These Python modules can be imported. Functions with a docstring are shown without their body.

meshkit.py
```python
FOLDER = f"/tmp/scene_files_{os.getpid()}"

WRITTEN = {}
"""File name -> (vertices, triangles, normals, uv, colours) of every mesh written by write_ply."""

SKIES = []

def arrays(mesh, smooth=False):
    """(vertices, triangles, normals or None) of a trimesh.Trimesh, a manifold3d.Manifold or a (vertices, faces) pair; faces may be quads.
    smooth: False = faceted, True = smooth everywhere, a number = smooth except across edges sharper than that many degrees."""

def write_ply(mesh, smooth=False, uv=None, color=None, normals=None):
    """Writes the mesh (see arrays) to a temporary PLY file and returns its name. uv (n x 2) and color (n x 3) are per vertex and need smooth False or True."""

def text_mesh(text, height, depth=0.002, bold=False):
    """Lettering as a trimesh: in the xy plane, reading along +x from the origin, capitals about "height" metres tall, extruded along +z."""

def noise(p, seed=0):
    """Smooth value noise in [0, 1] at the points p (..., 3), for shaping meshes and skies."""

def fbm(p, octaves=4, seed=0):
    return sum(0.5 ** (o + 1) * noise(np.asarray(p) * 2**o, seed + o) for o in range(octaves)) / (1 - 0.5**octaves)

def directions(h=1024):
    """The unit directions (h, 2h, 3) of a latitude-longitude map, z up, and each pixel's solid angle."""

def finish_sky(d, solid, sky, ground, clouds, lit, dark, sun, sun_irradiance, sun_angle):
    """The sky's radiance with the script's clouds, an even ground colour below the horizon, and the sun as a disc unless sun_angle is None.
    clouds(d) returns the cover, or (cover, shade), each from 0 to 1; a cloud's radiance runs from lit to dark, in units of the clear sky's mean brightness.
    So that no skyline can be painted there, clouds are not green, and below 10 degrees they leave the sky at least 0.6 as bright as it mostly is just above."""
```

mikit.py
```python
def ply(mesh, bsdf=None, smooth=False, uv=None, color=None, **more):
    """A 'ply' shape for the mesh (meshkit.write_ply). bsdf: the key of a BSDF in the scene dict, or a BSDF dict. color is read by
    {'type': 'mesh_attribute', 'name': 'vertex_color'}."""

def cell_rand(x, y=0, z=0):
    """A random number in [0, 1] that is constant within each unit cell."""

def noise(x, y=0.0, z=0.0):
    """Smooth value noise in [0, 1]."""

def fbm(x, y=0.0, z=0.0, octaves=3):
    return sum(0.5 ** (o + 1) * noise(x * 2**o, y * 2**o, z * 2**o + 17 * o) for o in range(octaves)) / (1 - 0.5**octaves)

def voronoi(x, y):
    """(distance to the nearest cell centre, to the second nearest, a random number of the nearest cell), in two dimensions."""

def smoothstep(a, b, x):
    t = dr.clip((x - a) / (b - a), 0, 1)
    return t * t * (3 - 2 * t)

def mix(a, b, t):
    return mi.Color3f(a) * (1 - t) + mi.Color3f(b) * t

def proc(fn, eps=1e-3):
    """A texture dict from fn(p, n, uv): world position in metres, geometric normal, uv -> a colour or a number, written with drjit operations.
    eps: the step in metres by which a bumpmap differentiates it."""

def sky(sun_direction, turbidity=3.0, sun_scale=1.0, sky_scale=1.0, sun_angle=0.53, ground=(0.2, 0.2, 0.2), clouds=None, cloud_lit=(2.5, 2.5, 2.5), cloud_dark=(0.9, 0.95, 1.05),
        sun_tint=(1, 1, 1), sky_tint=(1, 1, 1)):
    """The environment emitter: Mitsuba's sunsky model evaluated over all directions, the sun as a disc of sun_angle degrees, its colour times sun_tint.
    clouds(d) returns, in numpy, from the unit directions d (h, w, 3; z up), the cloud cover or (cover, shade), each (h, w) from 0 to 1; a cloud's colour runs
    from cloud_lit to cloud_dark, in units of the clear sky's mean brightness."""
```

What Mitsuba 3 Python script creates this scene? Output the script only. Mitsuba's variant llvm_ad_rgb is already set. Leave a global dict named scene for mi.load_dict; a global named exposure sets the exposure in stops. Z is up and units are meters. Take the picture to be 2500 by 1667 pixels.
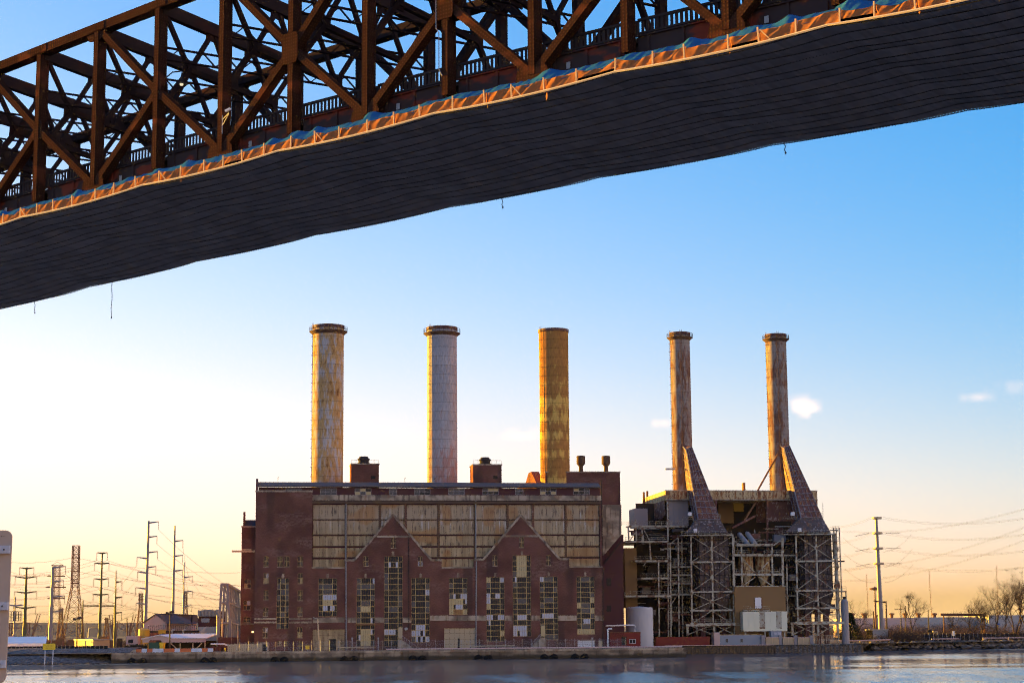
import math, random, numpy as np, trimesh, mitsuba as mi, mikit, meshkit, drjit as dr
from shapely.geometry import Polygon, box as sbox
T = mi.ScalarTransform4f
# ------------------------------------------------------------------ camera, sky, exposure
FOC, PITCH, ROLL, HC = 4450.0, math.atan(708.5 / 4450.0), 0.0082, 6.3
_f = np.array([0, math.cos(PITCH), math.sin(PITCH)]); _u = np.array([0, -math.sin(PITCH), math.cos(PITCH)]); _r = np.array([1.0, 0, 0])
EYE = np.array([0, 0, HC])
_up = _u * math.cos(ROLL) + _r * math.sin(ROLL)
exposure = 2.3
HAZE = 0.000009
SUN_AZ, SUN_EL = 30.0, 4.6
SUN = np.array([-math.cos(math.radians(SUN_AZ)) * math.cos(math.radians(SUN_EL)), math.sin(math.radians(SUN_AZ)) * math.cos(math.radians(SUN_EL)), math.sin(math.radians(SUN_EL))])


def sky_cover(d):
    """A thin sunset veil that thickens and warms towards the horizon, and a few small fair-weather clouds."""
    el = np.degrees(np.arcsin(np.clip(d[..., 2], -1, 1)))
    az = np.degrees(np.arctan2(d[..., 0], d[..., 1]))
    near_sun = np.clip((d @ SUN + 1) / 2, 0, 1)
    n = meshkit.fbm(d * np.array([3.0, 3.0, 9.0]) + 5.0, 4)
    anti_fill = np.clip((.5 - near_sun) / .5, 0, 1)                 # added wider veil behind the camera, brightens the shaded facade
    scale = 1.253 + 8.966 * near_sun ** 3 + 24 * anti_fill ** 1.3
    veil = np.clip(1.313 * np.exp(-np.maximum(el, 0) / scale) * (0.95 + 0.1 * n), 0, .95) * (1 - .3 * anti_fill)
    shade = np.clip(np.exp(-np.maximum(el, 0) / 3.491) * (1.471 - 0.627 * near_sun ** 3), 0, 1) * (1 - .6 * anti_fill)
    puff = np.zeros_like(el)
    for a, e, w, h, s, top in PUFFS:
        x, y = (az - a) / w, (el - e) / h
        q = x * x + np.where(y < 0, y * 1.5, y) ** 2
        near = q < 4
        m = np.zeros_like(el)
        m[near] = meshkit.fbm(np.stack([x[near] * 1.9, y[near] * 1.6, 0 * x[near] + s], -1), 5, seed=s) - .5
        g = np.clip((.95 - q + 3.0 * m) / 1.5, 0, 1)
        puff = np.maximum(puff, np.where(near, g * top, 0))
    cover = np.clip(veil + puff * (1 - veil), 0, 1)
    return cover, shade * (1 - puff * 0.8)


PUFFS = [(9.18, 6.8, 0.58, 0.38, 3, .60), (0.34, 6.1, 0.68, 0.2, 4, .35), (4.7, 6.38, 0.3, 0.11, 5, .32), (-3.55, 6.07, 0.32, 0.08, 6, .22), (14.45, 6.95, 0.45, 0.14, 7, .22), (15.56, 7.2, 0.5, 0.22, 8, .22), (13.2, 1.7, 0.6, 0.16, 9, .08), (25, 9, 2.2, .5, 10, .4), (-40, 8, 2.5, .4, 11, .4), (60, 12, 3, .6, 12, .4), (-120, 14, 4, .8, 13, .4), (150, 10, 3, .6, 14, .4)]
scene = {
    "type": "scene",
    "camera": {"type": "perspective", "fov": 2 * math.degrees(math.atan(1250 / FOC)), "fov_axis": "x", "near_clip": 0.5, "far_clip": 30000.0,
               "to_world": T().look_at(origin=EYE.tolist(), target=(EYE + _f).tolist(), up=_up.tolist())},
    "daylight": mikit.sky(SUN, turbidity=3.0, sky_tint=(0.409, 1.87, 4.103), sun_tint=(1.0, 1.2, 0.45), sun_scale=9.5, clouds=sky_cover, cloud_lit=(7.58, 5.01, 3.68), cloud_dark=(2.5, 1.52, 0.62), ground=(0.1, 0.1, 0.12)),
}
labels = {}


def ray(px, py):
    a2, b2 = px - 1250.0, py - 833.5
    a = a2 * math.cos(ROLL) - b2 * math.sin(ROLL); b = a2 * math.sin(ROLL) + b2 * math.cos(ROLL)
    return _f + _r * (a / FOC) - _u * (b / FOC)


def at(px, py, y):
    """The point of the place at distance y (metres north of the camera) that was measured at photo pixel (px, py)."""
    d = ray(px, py); return EYE + d * (y / d[1])


# ------------------------------------------------------------------ names and meshes
def numbered(k):
    if k not in _used:
        _used.add(k); return k
    i = _next.get(k, 1)
    while f"{k}_{i:03d}" in _used: i += 1
    _next[k] = i + 1
    _used.add(f"{k}_{i:03d}"); return f"{k}_{i:03d}"


_used, _next = set(), {}


def thing(name, label=None, cat=None, group=None, kind=None):
    k = numbered(name); e = {}
    if label: e["label"] = label
    if cat: e["category"] = cat
    if group: e["group"] = group
    if kind: e["kind"] = kind
    if e: labels[k] = e
    return k


def put(key, mesh, mat, smooth=False, **more):
    m = mesh.done() if isinstance(mesh, MB) else mesh
    scene[key] = mikit.ply(m, "mat_" + mat, smooth=smooth, **more)
    return key


def part(parent, name, mesh, mat, smooth=False, label=None, kind=None, **more):
    k = numbered(parent + "__" + name)
    if label: labels[k] = {"label": label}
    if kind: labels.setdefault(k, {})["kind"] = kind
    return put(k, mesh, mat, smooth, **more)


BOXF = np.array([[0, 2, 3], [0, 3, 1], [4, 5, 7], [4, 7, 6], [0, 1, 5], [0, 5, 4], [2, 6, 7], [2, 7, 3], [0, 4, 6], [0, 6, 2], [1, 3, 7], [1, 7, 5]])
unit = lambda v: np.asarray(v, float) / np.linalg.norm(v)


class Frame:
    """A horizontal local frame: u right, v away, z up."""
    def __init__(s, o, ang):
        c, n = math.cos(ang), math.sin(ang)
        s.o = np.array([o[0], o[1], 0.0]); s.m = np.array([[c, n, 0], [-n, c, 0], [0, 0, 1.0]]); s.c, s.n = c, n
    def w(s, p): return np.asarray(p, float) @ s.m + s.o
    def pix(s, px, py, v):
        """(u, z) on the plane at depth v of what was measured at photo pixel (px, py)."""
        d = ray(px, py); nv = s.m[1]
        t = (v - (EYE - s.o) @ nv) / (d @ nv); p = EYE + d * t
        return (p - s.o) @ s.m[0], p[2]


class MB:
    """Collects boxes, bars, tubes and prisms into one mesh, in a frame."""
    def __init__(s, fr=None): s.v, s.f, s.n, s.fr = [], [], 0, fr
    def add(s, v, f):
        v = np.asarray(v, float)
        if s.fr is not None: v = s.fr.w(v)
        s.v.append(v); s.f.append(np.asarray(f) + s.n); s.n += len(v); return s
    def box(s, x0, x1, y0, y1, z0, z1):
        return s.add([[x, y, z] for x in (x0, x1) for y in (y0, y1) for z in (z0, z1)], BOXF[:, ::-1])
    def bar(s, p, q, w, h, up=(0, 0, 1)):
        p, q = np.asarray(p, float), np.asarray(q, float); t = unit(q - p); up = np.asarray(up, float)
        if abs(t @ up) > 0.999: up = np.array([0, 1.0, 0])
        a = unit(np.cross(t, up)); b = np.cross(a, t)
        return s.add([c + a * i * w / 2 + b * j * h / 2 for c in (p, q) for i in (-1, 1) for j in (-1, 1)], BOXF)
    def tube(s, pts, r, n=6, cap=True):
        P = np.asarray(pts, float); r = np.broadcast_to(np.asarray(r, float), (len(P),))
        t = np.gradient(P, axis=0); t /= np.linalg.norm(t, axis=1, keepdims=True) + 1e-12
        ref = np.array([0, 0, 1.0]) if np.abs(t[:, 2]).mean() < .9 else np.array([1.0, 0, 0])
        a = np.cross(t, ref); a /= np.linalg.norm(a, axis=1, keepdims=True) + 1e-12; b = np.cross(t, a)
        th = np.arange(n) * 2 * np.pi / n
        V = (P[:, None] + r[:, None, None] * (np.cos(th)[None, :, None] * a[:, None] + np.sin(th)[None, :, None] * b[:, None])).reshape(-1, 3)
        i, j = np.meshgrid(np.arange(len(P) - 1), np.arange(n), indexing="ij"); i, j = i.ravel(), j.ravel(); k = (j + 1) % n
        F = np.vstack([np.stack([i * n + j, i * n + k, (i + 1) * n + k], 1), np.stack([i * n + j, (i + 1) * n + k, (i + 1) * n + j], 1)])
        if cap:
            z = np.arange(1, n - 1); e = (len(P) - 1) * n
            F = np.vstack([F, np.stack([0 * z, z + 1, z], 1), np.stack([0 * z + e, z + e, z + 1 + e], 1)])
        return s.add(V, F)
    def lathe(s, cx, cy, prof, n=24):
        """prof: (radius, z) from bottom to top, round a vertical axis at (cx, cy)."""
        P = np.asarray(prof, float); th = np.arange(n) * 2 * np.pi / n
        V = np.stack([cx + P[:, :1] * np.cos(th), cy + P[:, :1] * np.sin(th), np.broadcast_to(P[:, 1:], (len(P), n))], -1).reshape(-1, 3)
        i, j = np.meshgrid(np.arange(len(P) - 1), np.arange(n), indexing="ij"); i, j = i.ravel(), j.ravel(); k = (j + 1) % n
        return s.add(V, np.vstack([np.stack([i * n + j, i * n + k, (i + 1) * n + k], 1), np.stack([i * n + j, (i + 1) * n + k, (i + 1) * n + j], 1)]))
    def prism(s, poly, v0, v1, axis="v"):
        """A polygon in (u, z) swept from v0 to v1 (axis 'v'), in (v, z) swept along u ('u') or in (u, v) swept up ('z')."""
        if not isinstance(poly, Polygon): poly = Polygon(poly)
        if poly.geom_type != "Polygon": poly = max(poly.geoms, key=lambda g: g.area)
        m = trimesh.creation.extrude_polygon(poly, v1 - v0, engine="earcut"); V, F = np.array(m.vertices), np.array(m.faces)
        if axis == "v": V, F = np.stack([V[:, 0], V[:, 2] + v0, V[:, 1]], 1), F[:, ::-1]
        elif axis == "u": V = np.stack([V[:, 2] + v0, V[:, 0], V[:, 1]], 1)
        else: V[:, 2] += v0
        return s.add(V, F)
    def hexa(s, lo, hi):
        """A solid between two quads (each four points in order)."""
        V = np.vstack([lo, hi]); q = [[3, 2, 1, 0], [4, 5, 6, 7]] + [[i, (i + 1) % 4, 4 + (i + 1) % 4, 4 + i] for i in range(4)]
        return s.add(V, [t for a, b, c, d in q for t in ((a, b, c), (a, c, d))])
    def done(s):
        return trimesh.Trimesh(np.vstack(s.v), np.vstack(s.f), process=False)


# ------------------------------------------------------------------ materials
S, N, FB, MX = mikit.smoothstep, mikit.noise, mikit.fbm, mikit.mix


def rgb(c): return {"type": "rgb", "value": list(c)}


def plain(name, c, rough=0.6, **k):
    scene["mat_" + name] = {"type": "twosided", "bsdf": {"type": "principled", "base_color": rgb(c), "roughness": rough, "specular": .12 if name == "pane_dark" else .04 if rough >= .7 else 0.3, **k}}


def surf(name, fn, rough=0.7, bump=None, scale=0.02, eps=1e-3, **k):
    b = {"type": "principled", "base_color": mikit.proc(fn), "roughness": rough, "specular": k.pop("spec", 0.25), **k}
    if bump: b = {"type": "bumpmap", "arbitrary": mikit.proc(bump, eps), "scale": scale, "bsdf": b}
    scene["mat_" + name] = {"type": "twosided", "bsdf": b}


def c_brick(p, n, uv):
    a, b = FB(p.x * .3, p.y * .3, p.z * .22), FB(p.x * 2.1 + 9, p.y * 2, p.z * 2.6)
    c = MX((.098, .042, .037), (.19, .080, .064), S(.3, .7, a) * .6 + b * .4)
    c = MX(c, (.26, .17, .15), S(.5, .78, FB(p.x * .16 + 3, p.y * .2, p.z * .35 + 5, 5)) * S(.25, .75, b) * .55)
    c = MX(c, (.05, .032, .035), S(.6, .8, N(p.x * .35, p.y * .3, p.z * .05)) * .6)
    return c * (.8 + .4 * N(p.x * 4.2, p.y * 4.2, p.z * 13))


def c_concrete(p, n, uv):
    a, b = FB(p.x * .5, p.y * .5, p.z * .6, 4), N(p.x * 2.2, p.y * 2.2, p.z * .25)
    c = MX((.19, .145, .11), (.46, .36, .265), S(.3, .7, a))
    c = MX(c, (.08, .055, .045), S(.55, .85, b) * .7)
    return MX(c, (.27, .13, .06), S(.62, .75, FB(p.x * .9 + 7, p.y, p.z * .5, 3)) * .5)


def c_quay(p, n, uv):
    wet = S(1.25, .55, p.z + .5 * FB(p.x * .4, p.y * .4, 3, 3) - .25)
    return MX(c_concrete(p, n, uv) * (.45 + .4 * FB(p.x * .35 + 4, p.y * .35, p.z * .2, 3)), (.045, .038, .03), wet * .92)


def c_clad(p, n, uv):
    a, b = N(p.x * 1.3, 1, p.z * .08), FB(p.x * 5, 3, p.z * .25, 3)
    c = MX((.30, .205, .115), (.49, .36, .21), S(.2, .8, a * .5 + b * .5))
    c = MX(c, (.40, .30, .205), S(29, 35, p.z) * .8)
    c = MX(c, (.07, .045, .035), S(.58, .8, FB(p.x * 3.1 + 4, 2, p.z * .5, 4)) * .75)
    c = MX(c, (.6, .57, .54), S(.72, .8, N(p.x * 2.6, 8, p.z * .12)) * S(30, 33, p.z) * S(.4, .6, b) * .7)
    return MX(c, (.36, .15, .04), S(.63, .75, N(p.x * .3 + 2, 5, p.z * .2)) * .5)


def c_stack(p, n, uv):
    seam = S(.06, .0, dr.abs((p.z / 2.45) - dr.round(p.z / 2.45))) * .35
    g = FB(p.x * .9, p.y * .9, p.z * .16, 4)
    s = FB(p.x * 1.6 + 7, p.y * 1.6, p.z * .38, 4)
    fine = FB(p.x * 4.5, p.y * 4.5, p.z * 1.1 + 30, 4)
    t = s * .45 + g * .3 + fine * .25
    one = MX(MX((.42, .38, .37), (.53, .49, .48), g), MX((.36, .18, .06), (.60, .37, .11), fine), S(.42, .57, t + .05 * N(p.x * .4, 3, p.z * .02)) * .88)
    one = MX(one, (.17, .07, .03), S(.60, .70, t + .02) * .8)
    two = MX(MX((.34, .32, .335), (.44, .42, .435), g), (.40, .19, .15), S(.47, .63, t + .17 * S(62, 46, p.z) - .10) * .7)
    ring = N(3, 7, p.z * .42)
    three = MX(MX((.64, .37, .085), (.74, .48, .14), g), MX((.24, .09, .035), (.48, .21, .06), fine), S(.43, .54, t * .75 + ring * .25 + .14 * S(70, 80, p.z) - .0) * .88)
    four = MX(MX((.24, .205, .185), (.33, .285, .255), g), MX((.11, .045, .04), (.24, .105, .055), fine), S(.46, .58, t * .7 + .3 * FB(p.x * .6, p.y * .6, p.z * .12 + 9, 3)) * .88)
    band = dr.floor(p.z / 2.45); fall = p.z / 2.45 - band
    run = S(.50, .68, FB(p.x * 3.2, p.y * 3.2, band * 5.1 + 2, 3)) * fall * (.4 + .6 * mikit.cell_rand(band, 4))
    one, two, four = (MX(c, (.30, .14, .05), run * k) for c, k in ((one, .75), (two, .4), (four, .6)))
    c = dr.select(p.x < -32, one, dr.select(p.x < -2, two, dr.select(p.x < 28, three, four)))
    return c * (1 - seam) * (.80 + .3 * N(p.x * 6, p.y * 6, p.z * 1.2) + .1 * mikit.cell_rand(band, 9))


def c_rust(p, n, uv):
    a, b = FB(p.x * .6, p.y * .6, p.z * .5, 4), FB(p.x * 2.4, p.y * 2.4, p.z * 1.3 + 5, 3)
    c = MX((.085, .034, .032), (.20, .085, .068), a)
    c = MX(c, (.36, .30, .28), S(.57, .7, b * .7 + a * .3) * .75)
    return MX(c, (.34, .14, .04), S(.62, .78, FB(p.x * 1.1 + 20, p.y, p.z * .35, 3)) * .6)


def c_frame(p, n, uv):
    a = FB(p.x * 1.5, p.y * 1.5, p.z * 1.2, 4)
    return MX(MX((.35, .34, .27), (.47, .45, .36), N(p.x * .3, p.y * .3, p.z * .2)), (.17, .075, .035), S(.47, .66, a) * .88)


def c_band(p, n, uv):
    a = FB(p.x * 2.6, p.y * 2.6, p.z * .35, 4) * .6 + FB(p.x * 5 + 3, p.y * 5, p.z * 1.6, 3) * .4
    return MX((.52, .41, .23), MX((.13, .05, .035), (.38, .17, .05), N(p.x * 3, p.y * 3, p.z)), S(.43, .60, a))


def c_greyplate(p, n, uv):
    a, b = FB(p.x * .7, p.y * .7, p.z * .6, 4), FB(p.x * 2.4 + 9, p.y * 2.4, p.z * 1.3 + 5, 3)
    c = MX((.05, .036, .036), (.145, .11, .105), a)
    return MX(MX(c, (.36, .32, .31), S(.6, .74, b) * .7), (.17, .065, .04), S(.58, .72, FB(p.x * 1.3 + 2, p.y, p.z * .5 + 9, 3)) * .7)


def c_bridge_shaded(p, n, uv):  # darker copy of the truss steel, shade of unlit members painted in
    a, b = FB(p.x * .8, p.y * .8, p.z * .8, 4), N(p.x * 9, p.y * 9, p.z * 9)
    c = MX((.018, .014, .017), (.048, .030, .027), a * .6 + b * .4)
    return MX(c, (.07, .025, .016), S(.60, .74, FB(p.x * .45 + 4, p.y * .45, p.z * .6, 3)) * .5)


def c_riveted(p, n, uv):
    a, b = FB(p.x * .8, p.y * .8, p.z * .8, 4), N(p.x * 9, p.y * 9, p.z * 9)
    c = MX((.036, .0165, .012), (.080, .037, .025), a * .6 + b * .4) * (.66 + .52 * b_rivet(p, n, uv))
    return MX(c, (.16, .05, .025), S(.60, .74, FB(p.x * .45 + 4, p.y * .45, p.z * .6, 3)) * .5)


def b_rivet(p, n, uv):
    q = (dr.abs(uv.x * 4.2 - dr.round(uv.x * 4.2)) , dr.abs(uv.y * 4.2 - dr.round(uv.y * 4.2)))
    return S(.34, .12, dr.sqrt(q[0] * q[0] + q[1] * q[1]))


def c_girder(p, n, uv):
    a = FB(p.x * .7, p.y * .7, p.z * 1.1, 4)
    return MX((.055, .04, .042), (.19, .045, .03), S(.5, .66, a))


def c_shield(p, n, uv):
    a = FB(p.x * .35, p.y * .35, p.z, 3)
    return MX((.10, .10, .13), (.34, .33, .38), a * .35 + .25 * mikit.cell_rand(uv.x * .9, uv.y) + .4 * mikit.cell_rand(uv.x * 4.545, uv.y + 3))


def c_ground(p, n, uv):
    a = FB(p.x * .05, p.y * .05, 0, 5); b = FB(p.x * .6, p.y * .6, 2, 3)
    return MX(MX((.10, .078, .055), (.20, .155, .10), a), (.075, .065, .06), S(.45, .62, b) * .6)


def c_rock(p, n, uv):
    a = FB(p.x * 1.2, p.y * 1.2, p.z * 2, 3)
    return MX((.055, .045, .042), (.26, .215, .18), S(.25, .8, a) * S(.2, 1.2, p.z))


def c_gravel(p, n, uv):
    a = FB(p.x * 2.5, p.y * 2.5, p.z * 3, 4)
    return MX((.035, .033, .035), (.16, .15, .15), S(.3, .75, a))


def c_wood(p, n, uv):
    return MX((.05, .036, .026), (.15, .105, .07), FB(p.x * 2, p.y * 2, p.z * .6, 3))


def c_ply(p, n, uv):
    return MX((.46, .335, .25), (.52, .39, .30), FB(p.x * 12, p.y * 12, p.z * 2.4, 4))


def b_water(p, n, uv):
    q = p.y + 9.0 * FB(p.x * .012, p.y * .02, 9, 3) + .02 * p.x
    gust = S(318, 268, q) * 1.0 + S(.48, .66, N(3.5, q * .045 + 2.3, 0) * .7 + .3 * N(p.x * .015, q * .11, 3)) * .5 + .06
    patch = .5 + .75 * S(.36, .66, FB(p.x * .2 + 1, p.y * .055, 2, 4))
    return dr.minimum(gust * patch, 1.5) * (FB(p.x * .22 + 3, p.y * .5, 0, 3) + .35 * FB(p.x * 1.1, p.y * 2.2, 4, 2)) + .12 * FB(p.x * .07, p.y * .2, 6, 2)


def matte(name, fn): scene["mat_" + name] = {"type": "twosided", "bsdf": {"type": "diffuse", "reflectance": mikit.proc(fn)}}


matte("brick", c_brick); matte("concrete", c_concrete); matte("quay_concrete", c_quay); matte("cladding", c_clad); matte("stack_paint", c_stack)
surf("rusty_plate", c_rust, .75); surf("grey_plate", c_greyplate, .75); surf("frame_paint", c_frame, .6); surf("rusty_band", c_band, .75)
matte("shaded_bridge_steel", c_bridge_shaded); matte("girder_steel", c_girder)
scene["mat_riveted_steel"] = {"type": "twosided", "bsdf": {"type": "bumpmap", "arbitrary": mikit.proc(b_rivet, 4e-3), "scale": .02, "bsdf": {"type": "diffuse", "reflectance": mikit.proc(c_riveted)}}}
surf("shield_sheet", c_shield, .55); surf("earth", c_ground, .95); surf("rock", c_rock, .9); surf("gravel", c_gravel, .95); surf("timber", c_wood, .85); surf("plywood", c_ply, .6)
scene["mat_river_water"] = {"type": "bumpmap", "arbitrary": mikit.proc(b_water, 2e-2), "scale": 0.20, "bsdf": {"type": "principled", "base_color": rgb((.03, .045, .065)), "roughness": .06, "specular": .55}}
for name, c, r in [("dark_steel", (.045, .036, .036), .7), ("grey_steel", (.24, .24, .25), .5), ("pole_grey", (.25, .24, .25), .5), ("pole_olive", (.10, .105, .05), .6), ("lattice_rust", (.20, .10, .055), .7), ("galvanised", (.36, .36, .37), .45),
                   ("mullion_yellow", (.56, .38, .15), .6), ("pane_dark", (.018, .02, .026), .2), ("pane_dusty", (.06, .06, .07), .3), ("pane_white", (.43, .43, .49), .5), ("pane_tan", (.48, .37, .19), .6), ("pane_black", (.008, .008, .01), .5),
                   ("pane_rust", (.30, .16, .07), .7), ("roof_dark", (.05, .055, .075), .6), ("roof_metal", (.26, .24, .26), .45), ("roof_edge", (.13, .105, .105), .9), ("rail_brown", (.115, .07, .05), .8), ("shadow_steel", (.035, .03, .03), .9), ("tank_white", (.43, .43, .46), .45), ("shed_red", (.22, .045, .038), .7), ("shed_blue_grey", (.25, .29, .35), .6),  # shadow_steel is darkened to stand in for shade inside the plant
                   ("tan_paint", (.46, .35, .22), .65), ("brown_brick", (.24, .145, .07), .85), ("pale_green", (.66, .66, .52), .55), ("pink_paint", (.56, .40, .36), .6), ("white_paint", (.74, .73, .74), .45), ("sign_yellow", (.85, .56, .03), .5), ("ink_black", (.03, .03, .03), .6),
                   ("barrier_orange", (.70, .17, .05), .5), ("barrier_white", (.68, .67, .68), .5), ("dumpster_green", (.04, .10, .06), .6), ("rubber", (.012, .012, .013), .8), ("bark", (.06, .04, .034), .9), ("brush", (.10, .062, .045), .95), ("needles", (.018, .028, .015), .9),
                   ("rope", (.10, .085, .07), .9), ("post_wood", (.62, .45, .27), .7), ("edge_cream", (.72, .58, .40), .6), ("cable_black", (.02, .02, .022), .7), ("hill_woods", (.085, .075, .07), .95), ("sign_blue", (.05, .10, .38), .5), ("wire", (.09, .08, .075), .9),
                   ("fence_black", (.018, .018, .022), .8), ("tank_yellow", (.60, .36, .04), .5), ("maroon_wall", (.085, .034, .042), .8), ("bird_grey", (.14, .12, .11), .8), ("bracket_blue", (.50, .50, .56), .45)]:
    plain(name, c, r)
for name, c, d in [("orange_net", (.62, .235, .085), .9), ("blue_tarp", (.035, .18, .46), .7)]:
    scene["mat_" + name] = {"type": "principledthin", "base_color": rgb(c), "roughness": .55, "diff_trans": d}

# ------------------------------------------------------------------ the setting: river, land, banks, hills
rng = random.Random(7); nrg = np.random.default_rng(7)
PLANT = Frame((0, 458), math.radians(8.0)); GZ = 2.2


def struct(name, mesh, mat, smooth=False, **m):
    k = thing(name, kind="structure"); return put(k, mesh, mat, smooth, **m)


struct("river", (np.array([[-9000, -60, 0], [9000, -60, 0], [9000, 1600, 0], [-9000, 1600, 0.0]]), np.array([[0, 1, 2, 3]])), "river_water", uv=np.array([[0, 0], [1, 0], [1, 1], [0, 1.0]]))
SHORE = [(-7000, 419), (-400, 419), (-92, 425.1), (39, 443.5), (42, 503), (95, 508), (99, 538), (164, 586), (300, 675), (900, 1000), (7000, 1500)]
far_edge = [(12000, 14000), (-12000, 14000)]
land = MB(); land.prism(Polygon(SHORE[:2] + SHORE[2:] + far_edge), GZ - .02, GZ, "z"); struct("land", land, "earth")
nb = MB(); nb.prism([(-60, -40), (60, -40), (60, 6), (20, 13), (-20, 13), (-60, 6)], -1, 4.55, "z"); struct("near_bank", nb, "earth")
# hills on the horizon, left and right
for pts, Y in (([(-3600, 0), (-3300, 60), (-2700, 78), (-2200, 70), (-1700, 84), (-1200, 76), (-900, 64), (-500, 58), (-100, 40), (500, 34), (1500, 30), (2600, 26), (4200, 0)], 6200),):
    xs = np.linspace(-4200, 4200, 180); hz = np.interp(xs, [p[0] for p in pts], [p[1] for p in pts]) * .62 * (.86 + .3 * meshkit.fbm(np.stack([xs * .004, xs * 0, xs * 0], -1), 4))
    rows = [(Y - 500, .0), (Y - 200, .6), (Y, 1.0), (Y + 700, .7), (Y + 1600, 0)]
    V = np.array([[x, y, GZ - 1 + h * k] for y, k in rows for x, h in zip(xs, hz)])
    F = np.array([[r * 180 + i, r * 180 + i + 1, (r + 1) * 180 + i + 1, (r + 1) * 180 + i] for r in range(4) for i in range(179)])
    struct("hills", (V, F), "hill_woods", True)
# gravel embankment left of the quay
xs = np.linspace(-260, -91.5, 90); ys = [409, 414, 421, 428, 434, 439, 446, 456]; zs = [-1.2, .1, 1.1, 2.0, 2.6, 2.9, 2.7, 1.9]
V = np.array([[x, y + 12 * min(1, max(0, (x + 112) / 20)) ** 1.5 + 2 * meshkit.fbm(np.array([x * .05, y * .1, 0]), 3), z * (1.0 + .12 * meshkit.fbm(np.array([x * .03, 1, 0]), 3)) + .5 * meshkit.fbm(np.array([x * .4, y * .4, 2]), 3)] for y, z in zip(ys, zs) for x in xs])
F = np.array([[r * 90 + i, r * 90 + i + 1, (r + 1) * 90 + i + 1, (r + 1) * 90 + i] for r in range(7) for i in range(89)])
struct("embankment", (V, F), "gravel", True)


def rock_mesh(n, where, size):
    base = trimesh.creation.icosphere(subdivisions=1); V0, F0 = np.array(base.vertices), np.array(base.faces); m = MB()
    for _ in range(n):
        x, y, z = where(); s = size() ; v = V0 * (1 + .35 * (nrg.random((len(V0), 1)) - .5)) * (np.array([1.3, 1, .7]) * s * (.7 + .6 * nrg.random(3)))
        a = nrg.random() * 6.28; c, q = math.cos(a), math.sin(a)
        m.add(v @ np.array([[c, -q, 0], [q, c, 0], [0, 0, 1]]) + [x, y, z], F0)
    return m


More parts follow.
